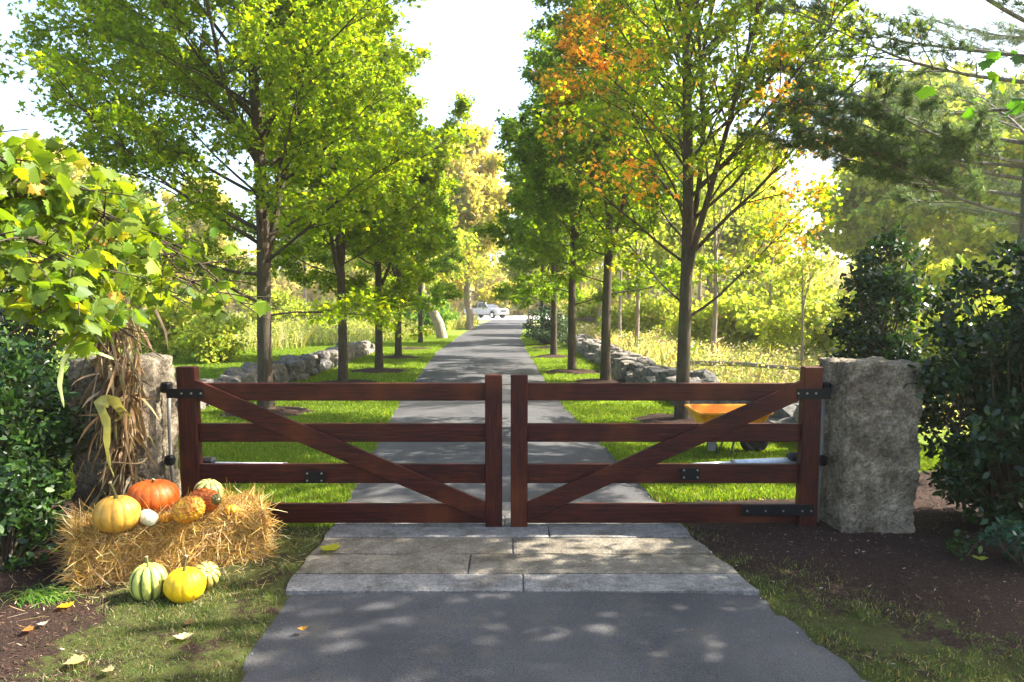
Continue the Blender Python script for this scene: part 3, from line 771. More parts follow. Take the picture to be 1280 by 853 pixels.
for k in range(560):
    pts = ribP[rc.integers(len(ribP))]; o = pts[rc.integers(1, 9)] + rc.normal(size=3) * .02
    ln = rc.uniform(.12, .5) if k % 3 else rc.uniform(.06, .2); az = rc.uniform(-math.pi, math.pi); out = np.array([math.cos(az) * .62 - .12, math.sin(az) * .5 - .3, 0])
    t = np.linspace(0, 1, 10)[:, None]
    paths.append(o + out * ln * (.22 * t + .12 * np.sin(t * 3)) + np.array([0, 0, 1]) * ln * (.25 * t - 1.05 * t ** 1.6) + np.cumsum(np.cumsum(rc.normal(size=(10, 3)), 0), 0) * .004)
    paths[-1][:, 2] = np.maximum(paths[-1][:, 2], .03 + .1 * rc.random()); wds.append(rc.uniform(.004, .015))
ribbon_obj('dry_leaves', paths, wds, pick(rc, [(.20, .12, .055), (.30, .20, .10), (.11, .065, .03), (.42, .33, .19), (.25, .21, .08)], [4, 3, 4, 1.6, 1], 560, .15, .05), M['husk'], cs, 5)
t = np.linspace(0, 1, 14)[:, None]
hp = np.array([at(158, 522, 5.2), at(140, 499, 5.08), at(124, 505, 5.03), at(134, 530, 5.0), at(133, 558, 5.01), at(136, 582, 5.03), at(143, 597, 5.08)])
hp = np.stack([np.interp(np.linspace(0, 6, 20), range(7), hp[:, i]) for i in range(3)], 1)
rb = ribbon_obj('green_leaf', [hp], [.05], np.array([[.34, .33, .10]]), M['husk'], cs, 2); rb['label'] = 'broad yellow-green corn leaf hanging down'
hp = np.array([at(146, 450, 5.2), at(108, 436, 5.05), at(80, 446, 5.0), at(74, 480, 5.0), at(80, 510, 5.0)]); hp = np.stack([np.interp(np.linspace(0, 4, 14), range(5), hp[:, i]) for i in range(3)], 1)
ribbon_obj('green_leaf', [hp], [.018], np.array([[.36, .42, .16]]), M['husk'], cs, 3)
mb = MB(); ring = [at(157, 575, Yc) + np.array([.15 * math.cos(a), .12 * math.sin(a) - .02, .01 * math.sin(3 * a)]) for a in np.linspace(0, 6.28, 24)]
mb.tube(ring, .006, 6); mb.build('binding', M['twine'], cs, True)

# ------------------------------------------------------------------ tree growing
def grow(seed, h, z0, R, n1, r0, el=(18, 62), l2=3.2, l3=4.0, asym=(0, 0), curl=.18, prof=None, leaders=2):
    rg = np.random.default_rng(seed); polys = []; tw = []
    npt = 16; ph1, ph2 = rg.uniform(0, 6.28, 2)
    tz = np.linspace(0, h * .95, npt); tp = np.stack([.10 * np.sin(tz * .8 + ph1) * tz / h, .10 * np.sin(tz * .7 + ph2) * tz / h, tz], 1)
    tr = r0 * (1 - tz / h) ** .75 + .012; tr[0] *= 1.18
    polys.append((tp, tr, 12))
    def br(p, d, ln, r, nseg, curve, wob):
        pts = [p]; d = unit(d)
        for k in range(nseg):
            d = unit(d + np.array([0, 0, curve]) / nseg + rg.normal(size=3) * wob)
            pts.append(pts[-1] + d * ln / nseg)
        return np.array(pts)
    if prof is None: prof = lambda t: min(1, .80 + 1.1 * t) * (1 - t) ** .55 + .06
    limbs = []
    for i in range(n1):
        t = ((i + rg.uniform(0, .8)) / n1) ** .95; z = z0 + (h * .93 - z0) * t
        az = i * 2.39996 + rg.uniform(-.35, .35)
        e = math.radians(el[0] + (el[1] - el[0]) * t ** .7 + rg.uniform(-9, 9))
        if i in range(2, 2 + leaders): e = math.radians(62 + 6 * i)
        o = np.array([np.interp(z, tz, tp[:, 0]), np.interp(z, tz, tp[:, 1]), z])
        reach = R * prof(t) * rg.uniform(.78, 1.12) * (1 + asym[0] * math.cos(az) + asym[1] * math.sin(az))
        ln = reach / max(.35, math.cos(e)); ln = min(ln, (h - z) / max(.2, math.sin(e)) * .98 + .5)
        if i in range(2, 2 + leaders): ln = (h - z) * .85
        r = min(np.interp(z, tz, tr) * .42, .006 + .0068 * ln) * (1.35 if i in range(2, 2 + leaders) else 1)
        pts = br(o, np.array([math.cos(az) * math.cos(e), math.sin(az) * math.cos(e), math.sin(e)]), ln, r, 8, rg.uniform(-.1, .45), curl * .35)
        polys.append((pts, np.linspace(r, .006, 9), 6)); limbs.append((pts, ln, r))
    for pts, ln, r in limbs:
        n2 = max(3, int(ln * l2))
        for k in range(n2):
            s = .18 + .82 * (k + rg.random()) / n2; q = s * 8; i0 = min(7, int(q)); p = pts[i0] + (pts[i0 + 1] - pts[i0]) * (q - i0)
            d = unit(pts[i0 + 1] - pts[i0]); side = unit(np.cross(d, [0, 0, 1.])) * (1 if k % 2 else -1)
            dd = d * .75 + side * rg.uniform(.45, 1.0) + np.array([0, 0, rg.uniform(-.25, .35)])
            l_ = (ln * .33 * (1.15 - s) + .35) * rg.uniform(.7, 1.25)
            b2 = br(p, dd, l_, .006, 5, rg.uniform(-.2, .3), curl * .5)
            polys.append((b2, np.linspace(max(.006, r * .35), .0035, 6), 4))
            n3 = max(2, int(l_ * l3))
            for m in range(n3):
                s3 = .25 + .75 * (m + rg.random()) / n3; q3 = s3 * 5; j0 = min(4, int(q3)); p3 = b2[j0] + (b2[j0 + 1] - b2[j0]) * (q3 - j0)
                d3 = unit(b2[j0 + 1] - b2[j0]) + unit(rg.normal(size=3)) * .8; l3_ = rg.uniform(.14, .38)
                b3 = br(p3, d3, l3_, .003, 2, 0, .1)
                polys.append((b3, np.array([.004, .003, .002]), 3)); tw.append(np.concatenate([b3[1], b3[2]]))
    return polys, np.array(tw)
def tree(name, label, loc, seed, colf, nleaf, lsize, group=None, shape=MAPLE_LO, bark='bark', up=1.0, scat=.10, mat='leaf', cat='tree', rot=0, **kw):
    root = thing(name, label, cat, (loc[0], loc[1], 0), group)
    polys, tw = grow(seed, **kw)
    rg = np.random.default_rng(seed + 100)
    i = rg.integers(len(tw), size=nleaf); f = rg.random((nleaf, 1)) ** .7
    P = tw[i, :3] * (1 - f) + tw[i, 3:] * f + rg.normal(size=(nleaf, 3)) * np.array([scat, scat, scat * .7])
    t = tubes_obj('trunk', [(p_, r_, s_) for p_, r_, s_ in polys], M[bark], None); t.parent = root
    leaf_obj('crown', P, lsize * rg.uniform(.65, 1.25, nleaf), colf(P, rg), M[mat], root, rg, shape, up, .35, local=True)
    return root
def clone(src, loc, label, rot=0, scale=1.0, group=None):
    r_ = src.copy(); COL.objects.link(r_); r_.location = (float(loc[0]), float(loc[1]), float(loc[2]) if len(loc) > 2 else 0); r_.rotation_euler = (0, 0, rot)
    r_.scale = (scale,) * 3 if np.isscalar(scale) else scale
    r_['label'] = label
    if group: r_['group'] = group
    for ch in list(src.children):
        c_ = ch.copy(); COL.objects.link(c_); c_.parent = r_
        for g_ in list(ch.children): d_ = g_.copy(); COL.objects.link(d_); d_.parent = c_
    return r_
GREEN = [(.14, .20, .010), (.18, .245, .012), (.10, .16, .010), (.25, .28, .014)]
def col_green(P, rg): return pick(rg, GREEN, [4, 3, 3, 1.2], len(P), .18, .06)
def col_green2(P, rg): return pick(rg, [(.10, .18, .014), (.15, .22, .016), (.20, .24, .02)], [4, 3, 1], len(P), .18, .06)
def col_mixed(P, rg):
    c = pick(rg, [(.12, .18, .011), (.155, .22, .013), (.27, .27, .015), (.09, .145, .010), (.42, .27, .02)], [4, 3.5, 1.2, 2.5, .25], len(P), .18, .06)
    v = np.zeros(len(P))
    for k, (x, y, z, r_) in enumerate([(-1.9, -.6, 5.3, .9), (-1.3, -1, 6.3, .9), (-1.7, -.2, 4.2, .6), (.2, -.7, 6.6, .8), (1.4, -.6, 3.0, .7), (-.9, -1.0, 3.4, .7), (1.9, -.4, 3.9, .6), (2.0, 0, 2.4, .5), (-.2, -1.5, 2.7, .5), (.9, -1.2, 4.4, .5), (-1.1, -1.4, 4.8, .5)]):
        v = np.maximum(v, 1.25 - np.linalg.norm(P - np.array([x, y, z]), axis=1) / r_)
    m = rg.random(len(P)) < v
    oc = pick(rg, [(.62, .29, .06), (.56, .34, .05), (.66, .25, .07)], [3, 2, 1.5], len(P), .15, .06); c[m] = oc[m]
    return c
def col_yel(P, rg): return pick(rg, [(.26, .24, .04), (.34, .28, .06), (.20, .22, .03), (.40, .26, .10)], [3, 3, 3, 1], len(P), .18, .06)
GM = 'maples planted in a row along the left of the drive'; GN = 'maples planted in a row along the right of the drive'
a = tree('maple_tree', 'largest green maple on the left of the drive, nearest the gate', TREES_L[0], 31, col_green, 100000, .080, GM, h=9.4, z0=1.45, R=3.7, n1=52, r0=.112, el=(8, 62), asym=(-.27, 0), l2=4.2)
b = tree('maple_tree', 'second green maple of the left row, slim trunk behind the gate', TREES_L[1], 32, col_green, 52000, .088, GM, h=8.3, z0=1.55, R=1.95, n1=36, r0=.095, el=(4, 60))
clone(b, TREES_L[2], 'third maple of the left row standing in a mulch ring', 2.1, .98, GM)
c_ = tree('maple_tree', 'fourth maple of the left row with paler sunlit trunk', TREES_L[3], 34, col_green2, 30000, .11, GM, h=8.0, z0=1.6, R=1.85, n1=30, r0=.10, el=(4, 60))
clone(c_, TREES_L[4] + np.array([-.2, 4, 0]), 'farthest maple of the left row', 1.0, .95, GM)
tree('maple_tree', 'maple right of the drive with orange and green leaves, nearest the gate', TREES_R[0], 41, col_mixed, 29000, .078, GN, h=9.0, z0=1.5, R=2.4, n1=44, r0=.092, el=(24, 64), leaders=2, asym=(.16, 0), l2=3.8)
d_ = tree('maple_tree', 'second maple of the right row with an orange patch in its crown', TREES_R[1], 42, lambda P, rg: np.where((rg.random(len(P)) < 1.3 - np.linalg.norm(P - np.array([-.9, -1.2, 6.6]), axis=1) / 1.3)[:, None], pick(rg, [(.62, .29, .06), (.56, .34, .05)], [2, 1], len(P)), pick(rg, [(.095, .15, .015), (.12, .18, .014)], [1, 1], len(P))), 42000, .09, GN, h=9.0, z0=1.8, R=2.05, n1=34, r0=.10, el=(10, 62))
e_ = tree('maple_tree', 'third maple of the right row standing in a mulch ring', TREES_R[2], 43, lambda P, rg: pick(rg, [(.09, .155, .016), (.12, .19, .016), (.16, .21, .015)], [3, 3, 1], len(P)), 34000, .10, GN, h=8.3, z0=1.7, R=2.2, n1=32, r0=.095, el=(6, 60))
clone(e_, TREES_R[3], 'fourth maple of the right row with paler trunk', 2.6, 1.02, GN)
clone(c_, TREES_R[4] + np.array([0, 3.5, 0]), 'farthest maple of the right row by the evergreen shrub', 3.0, 1.0, GN)

# ------------------------------------------------------------------ near maple boughs on the left (big leaves), trunk left of the frame
nm = thing('maple_tree', 'near maple at left edge reaching in with big yellow-green leaves', 'tree', (-4.6, 3.9, 0))
rn = np.random.default_rng(77); polys = []; LPs = []; LT = []
tk = np.array([[-4.6, 3.9, 0], [-4.55, 3.9, .9], [-4.5, 3.95, 1.8], [-4.4, 3.95, 2.8], [-4.3, 4.0, 4.0]]); polys.append((tk, np.array([.09, .075, .065, .05, .03]), 10))
def arc(o, pxs, Y0, Y1, r_):
    q = [np.array(o)] + [at(x, y, Y0 + (Y1 - Y0) * k / max(1, len(pxs) - 1)) for k, (x, y) in enumerate(pxs)]
    q = np.array(q); s = np.linspace(0, len(q) - 1, 14); q = np.stack([np.interp(s, range(len(q)), q[:, i]) for i in range(3)], 1)
    q[1:-1] = (q[:-2] + q[1:-1] * 2 + q[2:]) / 4
    polys.append((q, np.linspace(r_, .003, 14), 6)); return q
arcs = [arc((-4.5, 3.95, 1.9), [(-40, 330), (90, 320), (200, 335), (300, 378)], 3.7, 3.9, .02),
        arc((-4.4, 3.95, 2.3), [(-60, 250), (60, 240), (160, 285), (250, 330)], 3.3, 3.6, .02),
        arc((-4.4, 3.95, 2.6), [(-60, 190), (40, 215), (120, 250), (200, 300)], 3.6, 4.1, .018),
        arc((-4.5, 3.95, 1.7), [(-60, 400), (40, 360), (110, 375), (160, 420)], 3.2, 3.3, .014),
        arc((-4.5, 3.95, 2.0), [(-50, 300), (30, 290), (90, 330), (105, 400)], 2.9, 3.0, .014),
        arc((-4.4, 3.95, 2.5), [(-50, 240), (50, 270), (130, 320), (215, 370)], 4.0, 4.3, .016),
        arc((-4.4, 3.95, 2.9), [(-80, 160), (0, 200), (70, 230), (130, 270)], 3.2, 3.4, .014)]
for q in arcs:
    for k in range(40):
        i = rn.integers(3, 14); p = q[i]; d = unit(rn.normal(size=3) * np.array([1, 1, .5]) + unit(q[min(13, i + 1)] - q[i - 1]) * .8); l_ = rn.uniform(.12, .38)
        e = p + d * l_ + np.array([0, 0, -.05]); polys.append((np.array([p, (p + e) / 2 + rn.normal(size=3) * .01, e]), np.array([.004, .003, .002]), 4))
        for m in range(6):
            f = rn.uniform(.3, 1.1); LPs.append(p + (e - p) * f + rn.normal(size=3) * .05)
LPs = np.array(LPs)
pxn, pyn = proj(LPs[:, 0], LPs[:, 1], LPs[:, 2])
keep = (pyn < np.interp(pxn, [0, 60, 110, 150, 220, 330], [385, 405, 440, 405, 380, 396])) & ((pxn < 205) | (rn.random(len(pxn)) < .35)) & (pxn < 335) & (pyn > 150 + np.clip(pxn, 0, 400) * .35); LPs = LPs[keep]
tubes_obj('trunk', polys, M['bark'], nm)
cn = pick(rn, [(.14, .20, .016), (.10, .155, .014), (.21, .26, .018), (.40, .33, .02), (.44, .24, .02), (.08, .14, .02)], [5, 5, 2.5, .3, .2, 2.5], len(LPs), .15, .05)
leaf_obj('crown', LPs, .074 * rn.uniform(.6, 1.2, len(LPs)), cn, M['leaf_near'], nm, rn, MAPLE_HI, .75, .45, tip=np.array([.3, -.2, -1.0]), tipw=.35)

# ------------------------------------------------------------------ shrubs: clumped glossy leaves on real stems
def shrub(name, label, base, size, seed, colf, nleaf, lsize, nclump=50, mat='gloss_leaf', shape=OVAL, group=None, cat='shrub', csize=.16, up=.6, lowcut=.06, stem_r=.012, shell=.45, bark='bark', cone=0.0, tip=None):
    root = thing(name, label, cat, (base[0], base[1], 0), group); rg = np.random.default_rng(seed)
    sx, sy, sz = size
    C = unit(rg.normal(size=(nclump, 3))) * (rg.random((nclump, 1)) ** shell)
    C = C * np.array([sx, sy, sz / 2]) + np.array([0, 0, sz / 2]); 
    if cone: C[:, :2] *= (1 - cone * np.clip(C[:, 2:3] / sz, 0, 1))
    C[:, 2] = np.clip(C[:, 2], lowcut * sz, None)
    polys = []
    for c in C:
        o = np.array([rg.normal() * .08 * sx, rg.normal() * .08 * sy, 0]); m = np.array([c[0] * .35, c[1] * .35, c[2] * .55]) + rg.normal(size=3) * .04
        t = np.linspace(0, 1, 7)[:, None]; q = (1 - t) ** 2 * o + 2 * t * (1 - t) * m + t * t * c
        polys.append((q, np.linspace(stem_r, .003, 7), 5))
    i = rg.integers(nclump, size=nleaf); cs_ = csize * rg.uniform(.6, 1.4, nclump)[i][:, None]
    P = C[i] + unit(rg.normal(size=(nleaf, 3))) * (rg.random((nleaf, 1)) ** .5) * cs_ * np.array([1.2, 1.2, .75])
    P[:, 2] = np.maximum(P[:, 2], .03)
    t = tubes_obj('stems', polys, M[bark], None); t.parent = root
    leaf_obj('foliage', P, lsize * rg.uniform(.6, 1.25, nleaf), colf(P, rg), M[mat], root, rg, shape, up, .25, local=True, tip=tip, tipw=.3 if tip is not None else 0)
    return root
def col_dark(P, rg): return pick(rg, [(.013, .032, .009), (.020, .048, .012), (.034, .075, .016), (.009, .022, .008)], [4, 4, 1.5, 2], len(P), .2, .08)
def col_darkgreen(P, rg): return pick(rg, [(.020, .046, .010), (.032, .072, .013), (.055, .11, .018), (.010, .026, .007)], [4, 4, 2, 2], len(P), .2, .08)
shrub('laurel_shrub', 'dense green leafy shrub at left edge in front of the granite post', at(-18, 560, 5.2), (.62, .6, 1.75), 51, col_darkgreen, 8000, .06, 100, csize=.17)
shrub('laurel_shrub', 'lower green shrub at left edge left of the straw bale', at(0, 600, 4.7), (.42, .4, .8), 52, col_darkgreen, 3000, .06, 50, csize=.14)
shrub('laurel_shrub', 'tall dark green shrub behind the corn stalks and left granite post', at(0, 560, 6.9), (1.1, .7, 2.3), 53, col_dark, 8000, .075, 90, csize=.22)
shrub('holly_tree', 'dark conical holly rising behind the right granite post', at(1094, 560, 7.6), (.60, .6, 2.6), 54, col_dark, 8000, .07, 100, csize=.15, cone=.55, cat='tree')
shrub('holly_shrub', 'tall dark holly shrub at right edge of the granite post', at(1278, 560, 5.5), (.80, .8, 2.25), 55, col_dark, 22000, .064, 190, csize=.16, cone=.0)
shrub('holly_shrub', 'low blue-green holly sprig spreading over the mulch at right edge', at(1285, 640, 4.7), (.30, .25, .30), 56, lambda P, rg: pick(rg, [(.02, .06, .035), (.035, .10, .05)], [1, 1], len(P)), 500, .055, 16, csize=.07)
shrub('holly_shrub', 'tiny holly seedling with few leaves on the mulch right of the granite post', at(1200, 690, 4.9), (.14, .1, .2), 57, col_darkgreen, 90, .055, 8, csize=.05)
# twiggy brush heap by the left edge
tb = thing('twig_pile', 'heap of bare pinkish twigs under the shrub at left edge', 'twigs', gp(20, 660)); polys = []
for k in range(80):
    a = gp(rn.uniform(-30, 60), rn.uniform(648, 672), 0) + np.array([0, 0, rn.uniform(.03, .22)]); d = unit(np.array([rn.normal(), rn.normal() * .5, rn.uniform(-.1, .25)])) * rn.uniform(.12, .35)
    polys.append((np.array([a, a + d * .5 + rn.normal(size=3) * .012, a + d]), np.array([.004, .003, .0015]), 4))
tubes_obj('twigs', polys, M['bark_pale'], tb)

# ------------------------------------------------------------------ white pine on the right
def pine(label, loc, seed, h, r0, boughs, ntuft, tsize):
    root = thing('pine_tree', label, 'tree', (loc[0], loc[1], 0)); rg = np.random.default_rng(seed); polys = []; T = []; TD = []
    z = np.linspace(0, h, 12); polys.append((np.stack([.03 * np.sin(z), .03 * np.cos(z * .7), z], 1), r0 * (1 - z / h) ** .7 + .02, 14))
    for (zz, az, ln, slope, dens) in boughs:
        d = unit(np.array([math.cos(az), math.sin(az), slope])); o = np.array([0, 0, zz]); pts = [o]
        for k in range(12):
            d = unit(d + np.array([0, 0, .025]) + rg.normal(size=3) * .035); pts.append(pts[-1] + d * ln / 12)
        pts = np.array(pts); polys.append((pts, np.linspace(.008 + .0055 * ln, .004, 13), 7))
        n2 = int(ln * 5.5)
        for k in range(n2):
            s = .22 + .78 * (k + rg.random()) / n2; q = s * 12; i0 = min(11, int(q)); p = pts[i0] + (pts[i0 + 1] - pts[i0]) * (q - i0)
            dd = unit(pts[i0 + 1] - pts[i0]); sd_ = unit(np.cross(dd, [0, 0, 1.])) * (1 if k % 2 else -1)
            d2 = unit(dd * .8 + sd_ * rg.uniform(.4, 1) + np.array([0, 0, rg.uniform(-.15, .2)])); l2_ = (ln * .26 * (1.15 - s) + .3) * rg.uniform(.6, 1.2)
            b2 = np.array([p, p + d2 * l2_ * .5 + rg.normal(size=3) * .03, p + d2 * l2_]); polys.append((b2, np.array([.009, .006, .003]), 4))
            m = max(3, int(l2_ * 16 * dens))
            for j in range(m):
                f = rg.uniform(.25, 1.05); pp = p + d2 * l2_ * f + unit(rg.normal(size=3)) * np.array([.12, .12, .06]) * rg.random()
                T.append(pp); TD.append(unit(d2 + rg.normal(size=3) * .5 + np.array([0, 0, .15])))
    T = np.array(T); TD = np.array(TD); m = len(T); kk = ntuft
    P = np.repeat(T, kk, 0); D = unit(np.repeat(TD, kk, 0) + rg.normal(size=(m * kk, 3)) * .55); S = unit(np.cross(D, rg.normal(size=(m * kk, 3))))
    P = P + D * rg.uniform(-.3, .3, (m * kk, 1)) * tsize
    L_ = tsize * rg.uniform(.7, 1.2, (m * kk, 1)); W_ = .0034
    V = np.stack([P - S * W_, P + S * W_, P + D * L_], 1).reshape(-1, 3)
    cols = pick(rg, [(.05, .09, .042), (.08, .13, .055), (.13, .18, .055), (.18, .15, .06)], [4, 4, 1.5, .5], m * kk, .2, .08)
    t = tubes_obj('trunk', polys, M['bark_pine'], None); t.parent = root
    np_obj('needles', V, np.arange(len(V)), np.full(m * kk, 3), M['needle'], root, cols, local=True)
    return root
PL = at(1280, 500, 9.0)
W = math.pi
bs = []
rp = np.random.default_rng(5)
for z_, az, ln, sl, dn in [(2.75, W * 1.0, 3.0, .12, 1.5), (3.0, W * .95, 3.3, .10, 2.0), (3.2, W * 1.04, 3.1, .10, 2.2), (3.35, W * 1.0, 2.9, .02, 2.0), (3.4, W * 1.1, 2.9, .03, 2.0), (4.3, W * 1.02, 3.3, .12, .8), (4.6, W * .9, 3.2, .2, .8),
                            (4.9, W * 1.08, 3.6, .22, .8), (5.3, W * .97, 3.6, .1, .8), (5.6, W * 1.03, 3.8, .15, .9), (6.0, W * 1.12, 3.4, .2, .9), (6.3, W * .93, 3.6, .1, .9), (6.9, W, 3.4, .1, 1), (7.4, W * 1.1, 3.2, .1, 1)]:
    bs.append((z_, az, ln, sl, dn))
for k in range(30): bs.append((rp.uniform(3.6, 12), rp.uniform(0, 6.28), rp.uniform(2.4, 4.2), rp.uniform(0, .3), .9))
pine('tall white pine at right edge with soft grey-green boughs over the holly', (PL[0], 9.0), 61, 13.5, .19, bs, 34, .12)
bs = [(rp.uniform(2.5, 12), rp.uniform(0, 6.28), rp.uniform(2, 4.5), rp.uniform(0, .3), .8) for k in range(46)]
pine('second pine farther back on the right behind the holly', (12.3, 15.5), 62, 14, .22, bs, 16, .17)

# ------------------------------------------------------------------ overhanging maple on the right edge (near leaves)
ro = thing('maple_tree', 'maple at right edge whose dark green leaves hang over the pine trunk', 'tree', (5.6, 5.2, 0)); polys = []; Q = []
polys.append((np.array([[5.6, 5.2, 0], [5.55, 5.2, 2], [5.45, 5.25, 3.5], [5.3, 5.3, 7.0]]), np.array([.14, .11, .09, .05]), 10))
for k in range(62):  # most boughs lie out of frame, thickened to shade the near drive
    o = np.array([5.5, 5.2, rn.uniform(2.6, 6.9)]); az = rn.uniform(-1.8, 1.8) if k > 2 else math.pi + rn.uniform(-.2, .2); ln = rn.uniform(1.0, 2.1) if k > 2 else rn.uniform(1.75, 2.05)
    if k <= 2: o[2] = rn.uniform(3.15, 3.4)
    d = np.array([math.cos(az), math.sin(az), rn.uniform(-.05, .35)]); t = np.linspace(0, 1, 8)[:, None]; q = o + d * ln * t + np.array([0, 0, -.2]) * t ** 2
    polys.append((q, np.linspace(.025, .004, 8), 5))
    for m in range(120): i = rn.integers(3, 8); Q.append(q[i] + rn.normal(size=3) * np.array([.22, .22, .12]))
tubes_obj('trunk', polys, M['bark'], ro); Q = np.array(Q)
leaf_obj('crown', Q, .11 * rn.uniform(.6, 1.2, len(Q)), pick(rn, [(.05, .13, .015), (.075, .17, .02), (.12, .2, .02)], [3, 3, 1], len(Q)), M['leaf'], ro, rn, MAPLE_HI, 1.0, .35)

# ------------------------------------------------------------------ dry stone walls
stone_me = []
def stone_mesh(seed, mat):
    import bmesh
    bm = bmesh.new(); bmesh.ops.create_cube(bm, size=1.0); bmesh.ops.subdivide_edges(bm, edges=bm.edges[:], cuts=4, use_grid_fill=True)
    for v in bm.verts:
        p = v.co.copy(); s = p.normalized() * .58; q = p.lerp(s, .55)
        q *= 1 + .17 * noise.fractal(p * 1.7 + Vector((seed * 7.3, 0, 0)), 1, 2, 3) + .05 * noise.noise(p * 7 + Vector((seed, 3, 0)))
        v.co = q
    me = bpy.data.meshes.new('stone'); bm.to_mesh(me); bm.free(); me.materials.append(M[mat]); return me
SM = [stone_mesh(k, 'stone' if k % 3 else 'stone2') for k in range(9)]
def stone_wall(label, path, h, w_, seed, group):
    path = np.array(path, float); rg = np.random.default_rng(seed)
    root = thing('stone_wall', label, 'stone wall', (path[0][0], path[0][1], 0), group); base = np.array(root.location)
    seg = np.r_[0, np.cumsum(np.linalg.norm(np.diff(path, axis=0), axis=1))]; items = []
    s = 0
    while s < seg[-1]:
        x, y = np.interp(s, seg, path[:, 0]), np.interp(s, seg, path[:, 1]); i = min(len(seg) - 2, np.searchsorted(seg, s, side='right') - 1)
        d = unit(path[i + 1] - path[i]); nn = np.array([-d[1], d[0]]); hh = h * (1 + .25 * math.sin(s * 1.1 + seed) * .6 + rg.uniform(-.12, .15))
        for side in (-1, 1):
            z = 0
            while z < hh:
                sz = rg.uniform(.15, .27)
                o = side * w_ / 2 * (1 - .35 * z / h) + rg.normal() * .03
                items.append((x + nn[0] * o + rg.normal() * .03, y + nn[1] * o + rg.normal() * .03, z + sz / 2, rg.uniform(.28, .56), rg.uniform(.26, .42), sz * 1.3, math.atan2(d[1], d[0]) + rg.normal() * .3)); z += sz * .92
        s += rg.uniform(.26, .36)
    items.sort(key=lambda t: t[1])
    rest = items[98:]
    for (x, y, z, a, b, c, rz) in items[:98]:
        o = bpy.data.objects.new('stone', SM[rg.integers(9)]); COL.objects.link(o); o.parent = root
        o.location = Vector((x, y, z)) - root.location; o.scale = (a, b, c); o.rotation_euler = (rg.normal() * .2, rg.normal() * .2, rz)
    if rest:
        Vs, Ls, nn = [], [], 0
        for (x, y, z, a, b, c, rz) in rest:
            me = SM[rg.integers(9)]; v = np.empty(len(me.vertices) * 3); me.vertices.foreach_get('co', v); v = v.reshape(-1, 3) * np.array([a, b, c])
            R = np.array(Matrix.Rotation(rz, 3, 'Z')); v = v @ R.T + np.array([x, y, z]); l = np.empty(len(me.loops), dtype=np.int32); me.loops.foreach_get('vertex_index', l)
            Vs.append(v); Ls.append(l + nn); nn += len(v)
        L_ = np.concatenate(Ls); o = np_obj('stones', np.concatenate(Vs), L_, np.full(len(L_) // 4, 4), M['stone'], root); o['kind'] = 'stuff'
    # packed core, coloured dark for shaded gaps, so no daylight shows through
    mb = MB()
    for i in range(len(path) - 1):
        a, b = path[i], path[i + 1]; d = b - a; l_ = np.linalg.norm(d); mb.box(((a[0] + b[0]) / 2, (a[1] + b[1]) / 2, h * .3), (l_, w_ * .4, h * .6), Matrix.Rotation(math.atan2(d[1], d[0]), 3, 'Z'))
    mb.build('rubble_core', M['wall_core'], root)
stone_wall('low wall of tumbled field stones left of the drive, beyond the left maples', [(-5.6, 11.3), (-5.35, 13), (-5.2, 17), (-5.2, 21), (-5.3, 26.5)], .24, .5, 71, 'dry stone walls')
stone_wall('low grey field stone wall right of the drive, behind the wheelbarrow', [(4.0, 8.6), (3.7, 10.2), (3.3, 12.3), (2.95, 16), (2.8, 22), (2.7, 31)], .24, .5, 72, 'dry stone walls')

# ------------------------------------------------------------------ wheelbarrow
wb = thing('wheelbarrow', 'orange wheelbarrow with black wheel parked behind the right gate leaf', 'wheelbarrow', gp(905, 573))
Yw = wb.location[1] + .25
def wp(x, y, dy=0): return at(x, y, Yw + dy)
tx0, tx1 = wp(866, 513)[0], wp(957, 520)[0]; zt_, zb_ = wp(0, 512)[2], wp(0, 540)[2]
mb = MB(); w0 = .32
def rimloop(x0, x1, wy, z): return [(x0, Yw - wy, z), (x0 + .06, Yw - wy - .03, z), (x1 - .08, Yw - wy - .02, z), (x1, Yw - wy * .6, z), (x1, Yw + wy * .6, z), (x1 - .08, Yw + wy + .02, z), (x0 + .06, Yw + wy + .03, z), (x0, Yw + wy, z)]
lo = [rimloop(tx0 - .02, tx1 + .02, w0 + .03, zt_ - .01), rimloop(tx0 - .02, tx1 + .02, w0 + .03, zt_ + .012), rimloop(tx0, tx1, w0 + .01, zt_ + .012), rimloop(tx0, tx1, w0, zt_ - .01), rimloop(tx0 + .18, tx1 - .18, w0 - .1, zb_ - .02), rimloop(tx0 + .3, tx1 - .3, w0 - .2, zb_ - .03)]
outer = [lo[0]] + [rimloop(tx0, tx1, w0 + .008, zt_ - .012)] + [rimloop(tx0 + .175, tx1 - .175, w0 - .09, zb_ - .035)]
V = [p for l_ in lo for p in l_]; nb = len(lo); Lf = [(i * 8 + j, i * 8 + (j + 1) % 8, (i + 1) * 8 + (j + 1) % 8, (i + 1) * 8 + j) for i in range(nb - 1) for j in range(8)] + [tuple((nb - 1) * 8 + j for j in range(8))]
mb.add(V, Lf); V = [p for l_ in outer for p in l_]; mb.add(V, [(i * 8 + j, (i + 1) * 8 + j, (i + 1) * 8 + (j + 1) % 8, i * 8 + (j + 1) % 8) for i in range(2) for j in range(8)] + [tuple(16 + j for j in range(7, -1, -1))])
mb.build('tray', M['tray'], wb)
wc = wp(943, 553); wc[2] = .175; wr = .165
mb = MB(); th = np.linspace(0, 2 * math.pi, 25); mb.tube([(wc[0] + (wr - .035) * math.cos(a), Yw, wc[2] + (wr - .035) * math.sin(a)) for a in th], .045, 8); wh = mb.build('wheel', M['rubber'], wb, True)
mb = MB(); mb.cyl((wc[0], Yw - .03, wc[2]), (wc[0], Yw + .03, wc[2]), wr - .05, 20); mb.build('hub', M['rubber'], wh, False)
